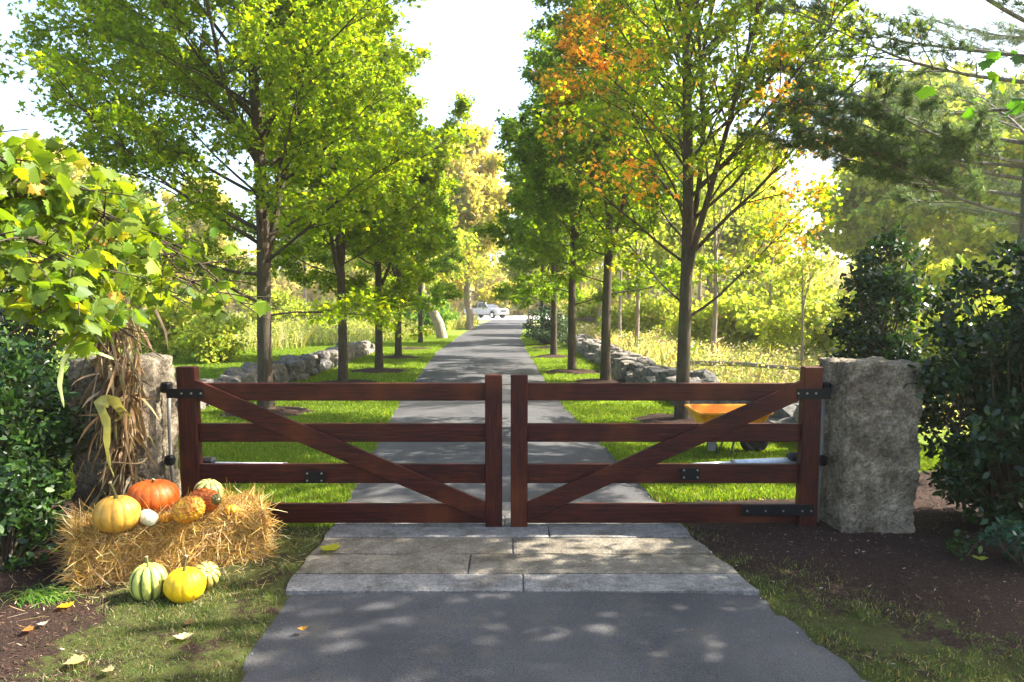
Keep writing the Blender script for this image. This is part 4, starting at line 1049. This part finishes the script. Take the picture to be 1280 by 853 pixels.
for s in (-1, 1):
    hy = Yw + s * .2
    mb = MB(); mb.tube([(wc[0] + .02, Yw + s * .08, wc[2] + .0), (tx1 - .3, hy, zb_ - .05), (tx0 + .1, hy * 1.0, zb_ - .01), (wp(822, 531)[0], Yw + s * .27, wp(0, 531)[2])], [.017, .02, .02, .019], 8); mb.build('handle', M['handle_wood'], wb, True)
    a = wp(888, 545); b = wp(893, 572); c = wp(906, 571); e = wp(912, 545)
    mb = MB(); mb.tube([(a[0], hy, a[2]), (b[0] - .02, hy, .03), (b[0] + .02, hy, .012), (c[0] - .02, hy, .012), (c[0] + .01, hy, .05), (e[0], hy, e[2])], .011, 8); mb.build('leg', M['steel'], wb, True)
    mb = MB(); mb.tube([(wc[0], Yw + s * .09, wc[2]), (tx1 - .33, Yw + s * .12, zb_ - .05)], .01, 6); mb.build('strut', M['steel'], wb, True)
mb = MB(); mb.box((wp(898, 0)[0], Yw - .21, wp(0, 553)[2]), (.09, .004, .12)); mb.build('brace_plate', M['conduit'], wb)

# ------------------------------------------------------------------ turf blades, meadow, litter
def blades(name, P, h, wd, cols, mat, label, cat, rg, lean=.35):
    n = len(P); D = unit(np.concatenate([rg.normal(size=(n, 2)) * lean, np.ones((n, 1))], 1)); a = rg.uniform(0, math.pi, n)
    S = np.stack([np.cos(a), np.sin(a), 0 * a], 1); L_ = h[:, None]; W_ = wd[:, None]
    bend = unit(np.concatenate([rg.normal(size=(n, 2)), np.zeros((n, 1))], 1)) * L_ * .25
    V = np.stack([P - S * W_, P + S * W_, P + D * L_ * .55 + S * W_ * .8, P + D * L_ + bend, P + D * L_ * .55 - S * W_ * .8], 1)
    o = np_obj(name, V.reshape(-1, 3), np.arange(n * 5), np.full(n, 5), mat, None, cols); tag(o, label, cat, kind='stuff'); return o
def scatter(rg, n, x0, x1, y0, y1, ok):
    X = rg.uniform(x0, x1, n); Y = rg.uniform(y0, y1, n); m = ok(X, Y); X, Y = X[m], Y[m]
    return np.stack([X, Y, lawn_z(X, Y) - .004], 1)
rg = np.random.default_rng(90)
def turf_ok(X, Y):
    l, r_ = road_x(Y); return ((X < l + .01) | (X > r_ - .01)) & (turf_mask(X, Y) > .42 + .12 * rg.normal(size=X.shape))
def vis(P, mrg=40):
    x, y = proj(P[:, 0], P[:, 1], P[:, 2]); return (x > -mrg) & (x < 1280 + mrg) & (y < 900) & (P[:, 1] > .5)
near = scatter(rg, 420000, -5.5, 5.0, 5.6, 12.5, turf_ok); near = near[vis(near)]
keep = rg.random(len(near)) < np.clip(1.25 - (near[:, 1] - 5.6) / 9, .35, 1); near = near[keep]
blades('grass', near, rg.uniform(.025, .06, len(near)), .0022 + .0004 * near[:, 1] * rg.uniform(.6, 1.2, len(near)), pick(rg, [(.11, .18, .015), (.16, .235, .02), (.22, .28, .03), (.26, .24, .07)], [4, 4, 2, .6], len(near), .2, .06), M['grass'], 'short bright lawn grass behind the gate', 'grass', rg)
far = scatter(rg, 300000, -12, 4, 12.5, 40, turf_ok); far = far[vis(far)]
blades('grass', far, rg.uniform(.03, .065, len(far)), rg.uniform(.007, .013, len(far)), pick(rg, [(.12, .19, .015), (.17, .24, .02), (.22, .27, .03)], [4, 4, 2], len(far), .2, .06), M['grass'], 'lawn grass along the drive farther back', 'grass', rg)
def fg_ok(X, Y): return turf_ok(X, Y) & (snoise(X, Y, 5.5, 12) + .8 * snoise(X, Y, 19, 13) > -.25 + .5 * rg.normal(size=X.shape))
fg = scatter(rg, 330000, -3.6, 4.2, 2.0, 5.6, fg_ok); fg = fg[vis(fg)]
blades('grass', fg, rg.uniform(.01, .042, len(fg)) * (1 + .5 * snoise(fg[:, 0], fg[:, 1], 13, 44)), rg.uniform(.001, .0024, len(fg)), pick(rg, [(.055, .09, .02), (.09, .13, .03), (.15, .18, .05), (.28, .22, .11), (.40, .33, .2)], [4, 4, 2.4, 1.6, .5], len(fg), .2, .06), M['grass'], 'thin mossy grass in the foreground beside the asphalt', 'grass', rg, .7)
# mulch chips and small debris
def chips_ok(X, Y): l, r_ = road_x(Y); return ((X < l - .02) | (X > r_ + .02)) & ((turf_mask(X, Y) < .5 + .08 * rg.normal(size=X.shape)) | (rg.random(len(X)) < .12))
ch = scatter(rg, 130000, -4.5, 5.5, 1.8, 7.5, chips_ok); ch = ch[vis(ch)]; ch[:, 2] += .006
leaf_obj('bark_mulch', ch, rg.uniform(.006, .03, len(ch)), pick(rg, [(.045, .026, .017), (.085, .05, .034), (.022, .013, .009), (.19, .12, .08), (.40, .32, .24)], [4, 3, 4, 1, .15], len(ch), .2, .06), M['litter'], None, rg, [(0, 0), (.14, .2), (.12, .9), (-.05, 1), (-.14, .3)], 1.6, .1)
o = bpy.data.objects['bark_mulch']; tag(o, 'dark brown bark mulch under the shrubs', 'mulch', kind='stuff')
# grit and tiny leaf bits on the drive
X = rg.uniform(-2.2, 3.2, 16000); Y = rg.uniform(2.2, 6.5, 16000); l, r_ = road_x(Y); m = (X > l) & (X < r_) & (rg.random(16000) < .03 + .8 * np.exp(-np.minimum(X - l, r_ - X) / .07)); X, Y = X[m], Y[m]
P = np.stack([X, Y, np.where((Y > 4.4) & (Y < 6.5), .040, .020)], 1)
leaf_obj('grit', P, rg.uniform(.004, .016, len(P)), pick(rg, [(.2, .15, .1), (.07, .05, .03), (.4, .34, .24)], [2, 3, 1], len(P)), M['litter'], None, rg, KITE, 2.5, .1)
tag(bpy.data.objects['grit'], 'fine grit and leaf bits along the drive edges', 'grit', kind='stuff')
# meadow: tall weeds beyond both walls
def meadow(label, n, x0, x1, y0, y1, okf, hmin, hmax, opts, wts, seed):
    rg = np.random.default_rng(seed); X = rg.uniform(x0, x1, n); Y = rg.uniform(y0, y1, n); m = okf(X, Y); P = np.stack([X[m], Y[m], 0 * X[m] - .02], 1); P = P[vis(P, 80)]; n = len(P)
    hs = rg.uniform(hmin, hmax, n) * (1 + .35 * snoise(P[:, 0], P[:, 1], .9, seed)); cl = pick(rg, opts, wts, n, .2, .07)
    blades('meadow', P, hs, (.0025 + .00035 * P[:, 1]) * rg.uniform(.6, 1.4, n), cl, M['grass'], label, 'meadow', rg, .22)
    k = 6; Q = np.repeat(P, k, 0); Q[:, 2] += np.repeat(hs, k) * rg.uniform(.35, 1.02, n * k); Q += rg.normal(size=Q.shape) * np.array([.07, .07, .03])
    o = leaf_obj('weed_leaves', Q, rg.uniform(.02, .055, n * k) * (1 + Q[:, 1] / 40), np.clip(np.repeat(cl, k, 0) * rg.uniform(.7, 1.25, (n * k, 1)), 0, .9), M['grass'], None, rg, KITE, .6, .2)
    tag(o, label.replace('stems', 'leaves and seed heads'), 'meadow', kind='stuff')
def okL(X, Y): return (Y > np.interp(X, [-22, -9, -6.4, -4.7, -3.5], [20, 27, 31, 37, 52]) + 1.0 * snoise(X, Y, .6, 4)) & (X < -3.0)
def okL_old(X, Y): return (Y > 19 + 1.2 * snoise(X, Y, .5, 4) - (X + 6) * .35) & (X < -6.2 - np.clip(27 - Y, 0, 9) * .0) | ((X < -2.6 - (Y - 30) * .02) & (Y > 29.5 + .8 * snoise(X, Y, .6, 9)) & (Y < 60))
meadow('tall yellow-green meadow stems beyond the left stone wall', 34000, -30, -3, 18, 66, okL, .4, 1.0, [(.34, .36, .08), (.42, .42, .13), (.50, .42, .27), (.20, .25, .07)], [4, 4, 2, 1.5], 201)
def okR(X, Y): return X > np.interp(Y, [8, 10.2, 12.3, 16, 22, 31], [4.6, 4.2, 3.8, 3.4, 3.3, 3.2])
meadow('tall straw-coloured meadow stems beyond the right stone wall', 38000, 2.6, 26, 9, 44, okR, .3, .75, [(.56, .45, .30), (.42, .38, .17), (.30, .34, .08), (.60, .44, .36), (.20, .25, .06)], [3.5, 2.5, 3, 2, 1.5], 202)
# green grass tuft in the left bed
p = gp(48, 752); n = 260; P = p + rg.normal(size=(n, 3)) * np.array([.07, .045, 0]); P[:, 2] = .02; D = unit(np.concatenate([rg.normal(size=(n, 1)) * .7 + .5, rg.normal(size=(n, 1)) * .5 - .3, np.ones((n, 1)) * .75], 1))
t_ = np.linspace(0, 1, 5)[None, :, None]; ln = rg.uniform(.10, .22, n)
k = 5; C = P[:, None, :] + D[:, None, :] * t_ * ln[:, None, None] + np.array([0, 0, -.65])[None, None, :] * t_ ** 2.2 * ln[:, None, None]; C[:, :, 2] = np.maximum(C[:, :, 2], .025)
S = unit(np.cross(D, [0, 0, 1.]))[:, None, :] * .0028 * np.array([1, 1, .9, .7, .1])[None, :, None]
V = np.concatenate([C - S, C + S], 1); f = np.array([[i, i + 1, k + i + 1, k + i] for i in range(k - 1)]); L = (f[None] + (np.arange(n) * 2 * k)[:, None, None]).reshape(-1, 4)
o = np_obj('grass_tuft', V.reshape(-1, 3), L, np.full(len(L), 4), M['grass'], None, np.repeat(pick(rg, [(.07, .17, .02), (.11, .24, .03), (.2, .26, .06)], [3, 3, 1], n), k - 1, 0))
tag(o, 'tuft of long bright green grass on the mulch at lower left', 'grass tuft')
# single fallen leaves
def fallen(x, y, size, c, label, rot, z=.03):
    p = gp(x, y, z); rr = np.random.default_rng(int(x)); S = np.array(MAPLE_HI); V = []
    for a, b in S:
        b -= .5; X = a * math.cos(rot) - b * math.sin(rot); Y_ = a * math.sin(rot) + b * math.cos(rot)
        V.append(p + np.array([X * size, Y_ * size, .012 + .022 * (abs(a) * 1.2 + (b + .1) ** 2)]))
    cen = p + np.array([0, 0, .014]); V = [cen] + V; n_ = len(S); Lf = [(0, i + 1, (i + 1) % n_ + 1) for i in range(n_)]
    o = np_obj('fallen_leaf', V, [i for f_ in Lf for i in f_], [3] * n_, M['leaf_near'], None, jit(rr, c, n_, .05, .04)); tag(o, label, 'leaf', 'fallen maple leaves'); return o
fallen(410, 688, .13, (.42, .42, .03), 'yellow-green maple leaf lying on the third row of slabs', 1.2, .04)
fallen(378, 790, .045, (.5, .25, .04), 'small orange-brown leaf on the asphalt at left', .5, .02)
fallen(92, 832, .085, (.50, .40, .16), 'tan-yellow maple leaf on the grass at lower left', 2.2)
fallen(81, 761, .075, (.62, .40, .02), 'bright yellow leaf beside the long grass tuft', 1.0)
fallen(34, 792, .05, (.45, .18, .04), 'small orange leaf on the mulch at lower left', 2.0)
fallen(230, 799, .075, (.55, .48, .28), 'pale cream leaf on the thin grass below the bale', .3)
fallen(134, 843, .05, (.52, .42, .22), 'small buff leaf near the bottom left of the thin grass', 1.7)
fallen(53, 784, .045, (.6, .52, .4), 'tiny pale leaf on dark mulch below the grass tuft', .9)
fallen(1225, 702, .075, (.30, .34, .04), 'yellow-green leaf on the mulch near the right holly sprig', 2.8, .08)
fallen(236, 783, .05, (.30, .17, .07), 'small brown leaf below the bright yellow pumpkin', 2.4)

# ------------------------------------------------------------------ background trees
def bg_tree(name, label, x, y, h, R, seed, colf, n, ls, z0=None, r0=.16, bark='bark_pale', group='trees beyond the walls', n1=22, **kw):
    return tree(name, label, (x, y), seed, colf, n, ls, group, TUFT, bark, .5, .30, 'far_leaf', h=h, z0=z0 if z0 is not None else h * .25, R=R, n1=n1, r0=r0, l2=1.6, l3=2.0, **kw)
c_pale = lambda P, rg: pick(rg, [(.40, .37, .08), (.50, .44, .13), (.33, .36, .06), (.55, .42, .18)], [3, 3, 3, 1.2], len(P), .18, .06)
c_yg = lambda P, rg: pick(rg, [(.28, .34, .04), (.38, .41, .06), (.21, .27, .035)], [3, 3, 2], len(P), .18, .06)
c_gg = lambda P, rg: pick(rg, [(.22, .27, .05), (.32, .35, .07), (.17, .22, .04)], [3, 3, 2], len(P), .18, .06)
GB = 'trees beyond the walls'
t1 = bg_tree('birch_tree', 'tall pale yellow tree closing the view at the end of the drive', -2.9, 50, 13.2, 2.9, 301, c_pale, 24000, .26, z0=1.9)
t2 = bg_tree('bushy_tree', 'yellow-green bushy tree on the right horizon past the maples', 9.5, 36, 8.5, 3.6, 302, c_yg, 12000, .26)
t3 = bg_tree('leafy_tree', 'grey-green broad tree far right behind the meadow', 20, 38, 12, 4.6, 303, c_gg, 14000, .30)
far_l = [(t1, -7.0, 58, 1.1, 'pale yellow tree left of the one that closes the drive'), (t2, -5.0, 47, .85, 'yellow-green tree behind the leaning trunk left of the drive'),
         (t1, -13, 70, 1.0, 'pale tree behind the grey shed'), (t3, -20, 72, 1.05, 'grey-green tree behind the third left maple'), (t1, -27, 66, .95, 'pale yellow tree seen through the nearest left maple crown'),
         (t2, -32, 60, 1.25, 'yellow-green tree behind the trunk of the nearest left maple'), (t1, -37, 60, 1.1, 'pale tree above the meadow between near boughs and left maple'), (t3, -43, 64, 1.1, 'grey-green tree above the meadow at far left'), (t1, -52, 66, 1.1, 'pale tree hidden mostly by the near boughs at left edge'),
         (t2, 1.5, 66, .8, 'small yellow-green tree past the pickup at the end of the drive'), (t1, 5.5, 60, .95, 'pale yellow tree between the far right maples'), (t2, 6.6, 42, .8, 'yellow-green bush tree behind the second right maple'),
         (t1, 14.5, 46, .9, 'pale yellow tree right of the nearest right maple trunk'), (t2, 15.2, 30, .9, 'yellow-green tree over the meadow left of the dark holly'), (t3, 11.0, 56, 1.0, 'grey-green tree far behind the nearest right maple'),
         (t2, 18.8, 28, 1.05, 'yellow-green tree glowing behind the dark holly'), (t1, 25, 42, 1.0, 'pale tree behind the pine boughs'), (t2, 14.8, 19, .8, 'yellow-green tree between the holly and the right holly shrub'), (t3, 30, 36, 1.0, 'grey-green tree at far right edge behind the pine'), (t2, 25, 29, 1.1, 'yellow-green tree at right edge behind the pine trunk')]
for k, (s_, x, y, sc, lb) in enumerate(far_l): clone(s_, (x, y), lb, k * 1.3 + .4, sc, GB)
# thin bare stems of young trees in the meadow on the right
yt = tree('sapling', 'thin orange-barked young tree in the meadow behind the second right maple', (at(795, 440, 22)[0], 22), 311, c_yg, 900, .12, 'young trees in the right meadow', TUFT, 'bark_pale', .5, .25, 'far_leaf', h=5.0, z0=1.9, R=1.1, n1=9, r0=.06, l2=1.6, l3=2)
for k, (px, Y, sc, lb) in enumerate([(891, 20, 1.1, 'pale young tree with bare trunk just right of the nearest right maple'), (872, 30, 1.2, 'slim young tree farther back beside the nearest right maple trunk'), (962, 24, 1.0, 'young leaning tree in the middle of the right meadow'), (1002, 15, .55, 'small sapling before the gate post on the right'), (748, 34, 1.1, 'young tree between second and third right maples'), (775, 28, 1.0, 'young tree just right of the second right maple trunk')]):
    clone(yt, (at(px, 440, Y)[0], Y), lb, k * 1.9, sc, 'young trees in the right meadow')
# understorey brush
bu = shrub('brush_shrub', 'yellow-green brush beyond the wall right of the second maple', (at(810, 420, 30)[0], 30), (1.9, 1.2, 2.2), 321, c_yg, 5200, .15, 45, 'far_leaf', TUFT, 'brush beyond the right wall', csize=.5, bark='bark_pale')
bv_ = shrub('brush_shrub', 'straw and pink brush at the back of the right meadow', (at(930, 420, 27)[0], 27), (1.9, 1.1, 1.6), 322, lambda P, rg: pick(rg, [(.42, .30, .18), (.34, .30, .10), (.48, .34, .26)], [2, 2, 1], len(P)), 4200, .13, 40, 'far_leaf', TUFT, 'brush beyond the right wall', csize=.42, bark='bark_pale')
for k, (s_, px, Y, sc, lb) in enumerate([(bu, 905, 26, 1.0, 'yellow-green brush between two pale young trunks'), (bu, 985, 24, 1.15, 'yellow-green brush left of the dark holly'), (bv_, 860, 34, 1.1, 'tan brush right behind the nearest right maple trunk'), (bu, 950, 33, 1.3, 'taller yellow-green brush deep in the right meadow'),
        (bv_, 1010, 30, 1.2, 'pinkish brush beside the dark holly'), (bu, 1035, 20, .95, 'yellow-green brush touching the dark holly'), (bu, 1180, 14, .95, 'yellow-green brush seen between holly and shrub'), (bv_, 780, 40, 1.1, 'tan brush seen between the right maples'), (bu, 740, 46, 1.2, 'yellow-green brush at the far end of the right wall'), (bu, 1230, 17, 1.3, 'yellow-green brush behind the tall right shrub')]):
    clone(s_, (at(px, 420, Y)[0], Y), lb, k * 1.1, sc, 'brush beyond the right wall')
for k, (px, Y, sc, lb) in enumerate([(215, 24, 1.0, 'pale green bush in the meadow right of the left granite post'), (262, 22, .7, 'low grey-green bush in the meadow left of the nearest maple'), (345, 44, 1.2, 'yellow bush at the back of the left meadow'), (520, 44, 1.0, 'bright yellow-green bush between fourth maple and leaning trunk'), (470, 46, .8, 'yellow-green bush below the grey shed'), (150, 34, 1.3, 'pale bush behind the left granite post'), (410, 50, .9, 'yellow-green bush left of the grey shed')]):
    clone(bu, (at(px, 420, Y)[0], Y), lb, k * 1.7 + .3, sc, 'bushes in the left meadow')
shrub('rounded_bush', 'rounded fresh green bush left of the leaning trunk', (at(535, 420, 42)[0], 42), (1.6, 1.2, 2.1), 331, lambda P, rg: pick(rg, [(.10, .20, .03), (.15, .26, .03)], [1, 1], len(P)), 4000, .16, 40, 'far_leaf', TUFT, csize=.45)
shrub('juniper_shrub', 'dark grey-green evergreen shrub right of the drive behind the fourth maple', (at(684, 430, 31)[0], 31), (.95, .9, 1.65), 332, lambda P, rg: pick(rg, [(.06, .10, .06), (.09, .14, .07)], [1, 1], len(P)), 4500, .12, 50, 'needle', OVAL, csize=.28)
rw_ = np.random.default_rng(400); n = 70000
az = rw_.uniform(-.80, .80, n); cl = np.floor(az * 36); hh = 7 + 6 * np.random.default_rng(3).random(200)[(cl.astype(int) + 100)]
fr = (az * 36 - cl - .5); dist = 112 + 14 * rw_.random(n) + 5 * np.sin(cl * 2.3); zz = rw_.random(n) ** .9 * hh * np.sqrt(np.clip(1 - (fr * 1.7) ** 2, .15, 1))
P = np.stack([np.tan(az) * dist, dist, zz], 1)
fw = leaf_obj('far_woods', P, rw_.uniform(.5, 1.1, n), c_pale(P, rw_) * np.random.default_rng(8).uniform(.7, 1.15, (200, 1))[cl.astype(int) + 100], M['far_leaf'], None, rw_, TUFT, .4, .3)
tag(fw, 'distant pale yellow-green wood closing the horizon', 'woods', kind='stuff')
# leaning old trunk and stout trunk at the end of the left row
def old_trunk(label, px0, py0, px1, py1, w0, seed, hh):
    a = gp(px0, py0); Y = a[1]; b = at(px1, py1, Y); root = thing('old_tree', label, 'tree', a, 'old trees at the end of the left lawn'); rg = np.random.default_rng(seed); polys = []
    d = b - a; pts = np.array([a + d * t_ + np.array([.12 * math.sin(t_ * 4), 0, 0]) for t_ in np.linspace(0, hh, 9)]); polys.append((pts - a, np.linspace(w0, w0 * .45, 9), 12))
    tips = []
    for k in range(16):
        o = pts[rg.integers(4, 9)] - a; az = rg.uniform(0, 6.28); q = [o]
        dd = np.array([math.cos(az), math.sin(az), rg.uniform(.1, 1.0)])
        for j in range(5): dd = unit(dd + rg.normal(size=3) * .25); q.append(q[-1] + dd * rg.uniform(.4, .75))
        polys.append((np.array(q), np.linspace(w0 * .25, .02, 6), 5)); tips += q[2:]
    tips = np.array(tips); t = tubes_obj('trunk', polys, M['bark_pale'], None); t.parent = root
    n = 6500; i = rg.integers(len(tips), size=n); P = tips[i] + rg.normal(size=(n, 3)) * np.array([.5, .5, .38])
    leaf_obj('crown', P, .17 * rg.uniform(.6, 1.3, n), pick(rg, [(.22, .27, .04), (.30, .30, .05), (.40, .30, .06)], [3, 2, 1], n), M['far_leaf'], root, rg, TUFT, .5, .3, local=True)
old_trunk('old pale trunk leaning left beside the far lawn', 553, 424, 533, 372, .27, 341, 3.0)
old_trunk('stout pale trunk standing just left of the parked pickup', 587, 411, 585, 376, .26, 342, 3.6)

# ------------------------------------------------------------------ far end: pickup, shed, fence
pk = thing('pickup_truck', 'white pickup truck parked at the far end of the drive', 'pickup truck', (0, 0, 0))
def prism(profile, y0, y1):
    mb = MB(); n_ = len(profile); V = [(x, y0, z) for x, z in profile] + [(x, y1, z) for x, z in profile]
    return mb.add(V, [tuple(range(n_))[::-1], tuple(range(n_, 2 * n_))] + [(i, (i + 1) % n_, n_ + (i + 1) % n_, n_ + i) for i in range(n_)])
bd = prism([(-2.9, .55), (-2.9, 1.15), (-.75, 1.15), (-.7, 1.2), (1.35, 1.2), (2.65, 1.1), (2.8, .95), (2.8, .5), (2.3, .45), (2.25, .75), (2.05, .92), (1.7, .92), (1.5, .75), (1.45, .45), (-1.3, .45), (-1.35, .75), (-1.55, .92), (-1.9, .92), (-2.1, .75), (-2.15, .5)], -.98, .98).build('body', M['car_paint'], pk)
cb = prism([(-.72, 1.19), (-.55, 1.88), (.55, 1.90), (1.25, 1.21)], -.86, .86).build('cab', M['car_paint'], pk)
prism([(-.6, 1.27), (-.46, 1.78), (.02, 1.80), (.02, 1.27)], -.872, .872).build('window', M['car_glass'], cb); prism([(.08, 1.27), (.08, 1.80), (.5, 1.80), (1.02, 1.27)], -.874, .874).build('window', M['car_glass'], cb)
mb = MB(); mb.add([(.64, -.74, 1.86), (.64, .74, 1.86), (1.245, .80, 1.25), (1.245, -.80, 1.25)], [(0, 3, 2, 1)]); ob = mb.build('windscreen', M['car_glass'], cb); ob.location.x += .012; ob.location.z += .01
for x in (-1.73, 1.87):
    for s in (-1, 1):
        mb = MB(); mb.cyl((x, s * .72, .38), (x, s * .99, .38), .38, 24); wh = mb.build('wheel', M['rubber'], pk); mb = MB(); mb.cyl((x, s * .98, .38), (x, s * 1.0, .38), .23, 18); mb.build('rim', M['chrome'], wh)
mb = MB(); mb.box((2.81, 0, .86), (.04, 1.0, .26), b=.01); mb.build('grille', M['car_glass'], pk); mb = MB(); mb.box((2.85, 0, .57), (.12, 1.9, .2), b=.03); mb.build('bumper', M['chrome'], pk)
for s in (-1, 1): mb = MB(); mb.box((2.80, s * .76, .9), (.05, .34, .22), b=.02); mb.build('headlight', M['lamp'], pk)
pk.location = (at(611, 393, 90)[0] - .3, 90, .03); pk.rotation_euler = (0, 0, math.radians(-42))
sh = thing('shed', 'grey shed with white end wall across the parking court behind the left maples', 'shed', (at(463, 395, 78)[0], 78, 0)); x0, x1 = at(450, 395, 78)[0], at(482, 395, 78)[0]; x2 = at(496, 395, 78)[0]
mb = MB(); mb.box(((x0 + x1) / 2, 80, 1.25), (x1 - x0, 4, 2.5)); mb.build('wall', M['wall_grey'], sh); mb = MB(); mb.box(((x1 + x2) / 2 + .01, 80, 1.15), (x2 - x1, 3.9, 2.3)); w2 = mb.build('wall', M['wall_white'], sh); w2['label'] = 'white end wall'
mb = MB(); mb.add([(x0 - .2, 77.8, 2.51), (x2 + .2, 77.8, 2.51), (x2 + .2, 80, 3.6), (x0 - .2, 80, 3.6), (x2 + .2, 82.2, 2.51), (x0 - .2, 82.2, 2.51)], [(0, 1, 2, 3), (3, 2, 4, 5), (0, 3, 5), (1, 4, 2), (0, 5, 4, 1)]); mb.build('roof', M['roof'], sh)
mb = MB(); mb.box((x0 + .35, 77.98, 1.05), (.5, .06, 2.0)); mb.build('door', M['roof'], sh)
fn = thing('rail_fence', 'low weathered rail fence at the back of the right meadow', 'fence', (5.0, 44, 0))
for k in range(9): mb = MB(); mb.box((3.2 + k * 1.5, 44 + .03 * k, .5), (.14, .14, 1.06), b=.01); mb.build('fence_post', M['fence_wood'], fn)
for z in (.42, .82): mb = MB(); mb.box((9.2, 44.1, z), (12.2, .07, .13)); mb.build('rail', M['fence_wood'], fn)
lg = thing('fallen_log', 'pale fallen log lying in the right meadow', 'log', (at(905, 470, 15)[0], 15, 0)); mb = MB(); a = at(860, 455, 16.5); b = at(1010, 458, 14.0); a[2] = .42; b[2] = .5
mb.tube([a, (a + b) / 2 + np.array([0, 0, .04]), b], [.06, .05, .03], 8); mb.build('log', M['bark_pale'], lg, True)

# ------------------------------------------------------------------ hazy volume added to brighten and wash out the background
hz = bpy.data.materials.new('washout_haze'); hz.use_nodes = True; n = hz.node_tree; n.nodes.clear()
out = n.nodes.new('ShaderNodeOutputMaterial'); pv = n.nodes.new('ShaderNodeVolumePrincipled'); n.links.new(pv.outputs[0], out.inputs['Volume'])
pv.inputs['Color'].default_value = (1.0, .97, .86, 1); pv.inputs['Density'].default_value = HAZE; pv.inputs['Anisotropy'].default_value = .5
mb = MB(); mb.box((0, 70, 9.0), (260, 150, 20.2)); tag(mb.build('washout_haze', hz), 'thin hazy volume added to wash out the distance like overexposure', 'washout_haze', kind='stuff')
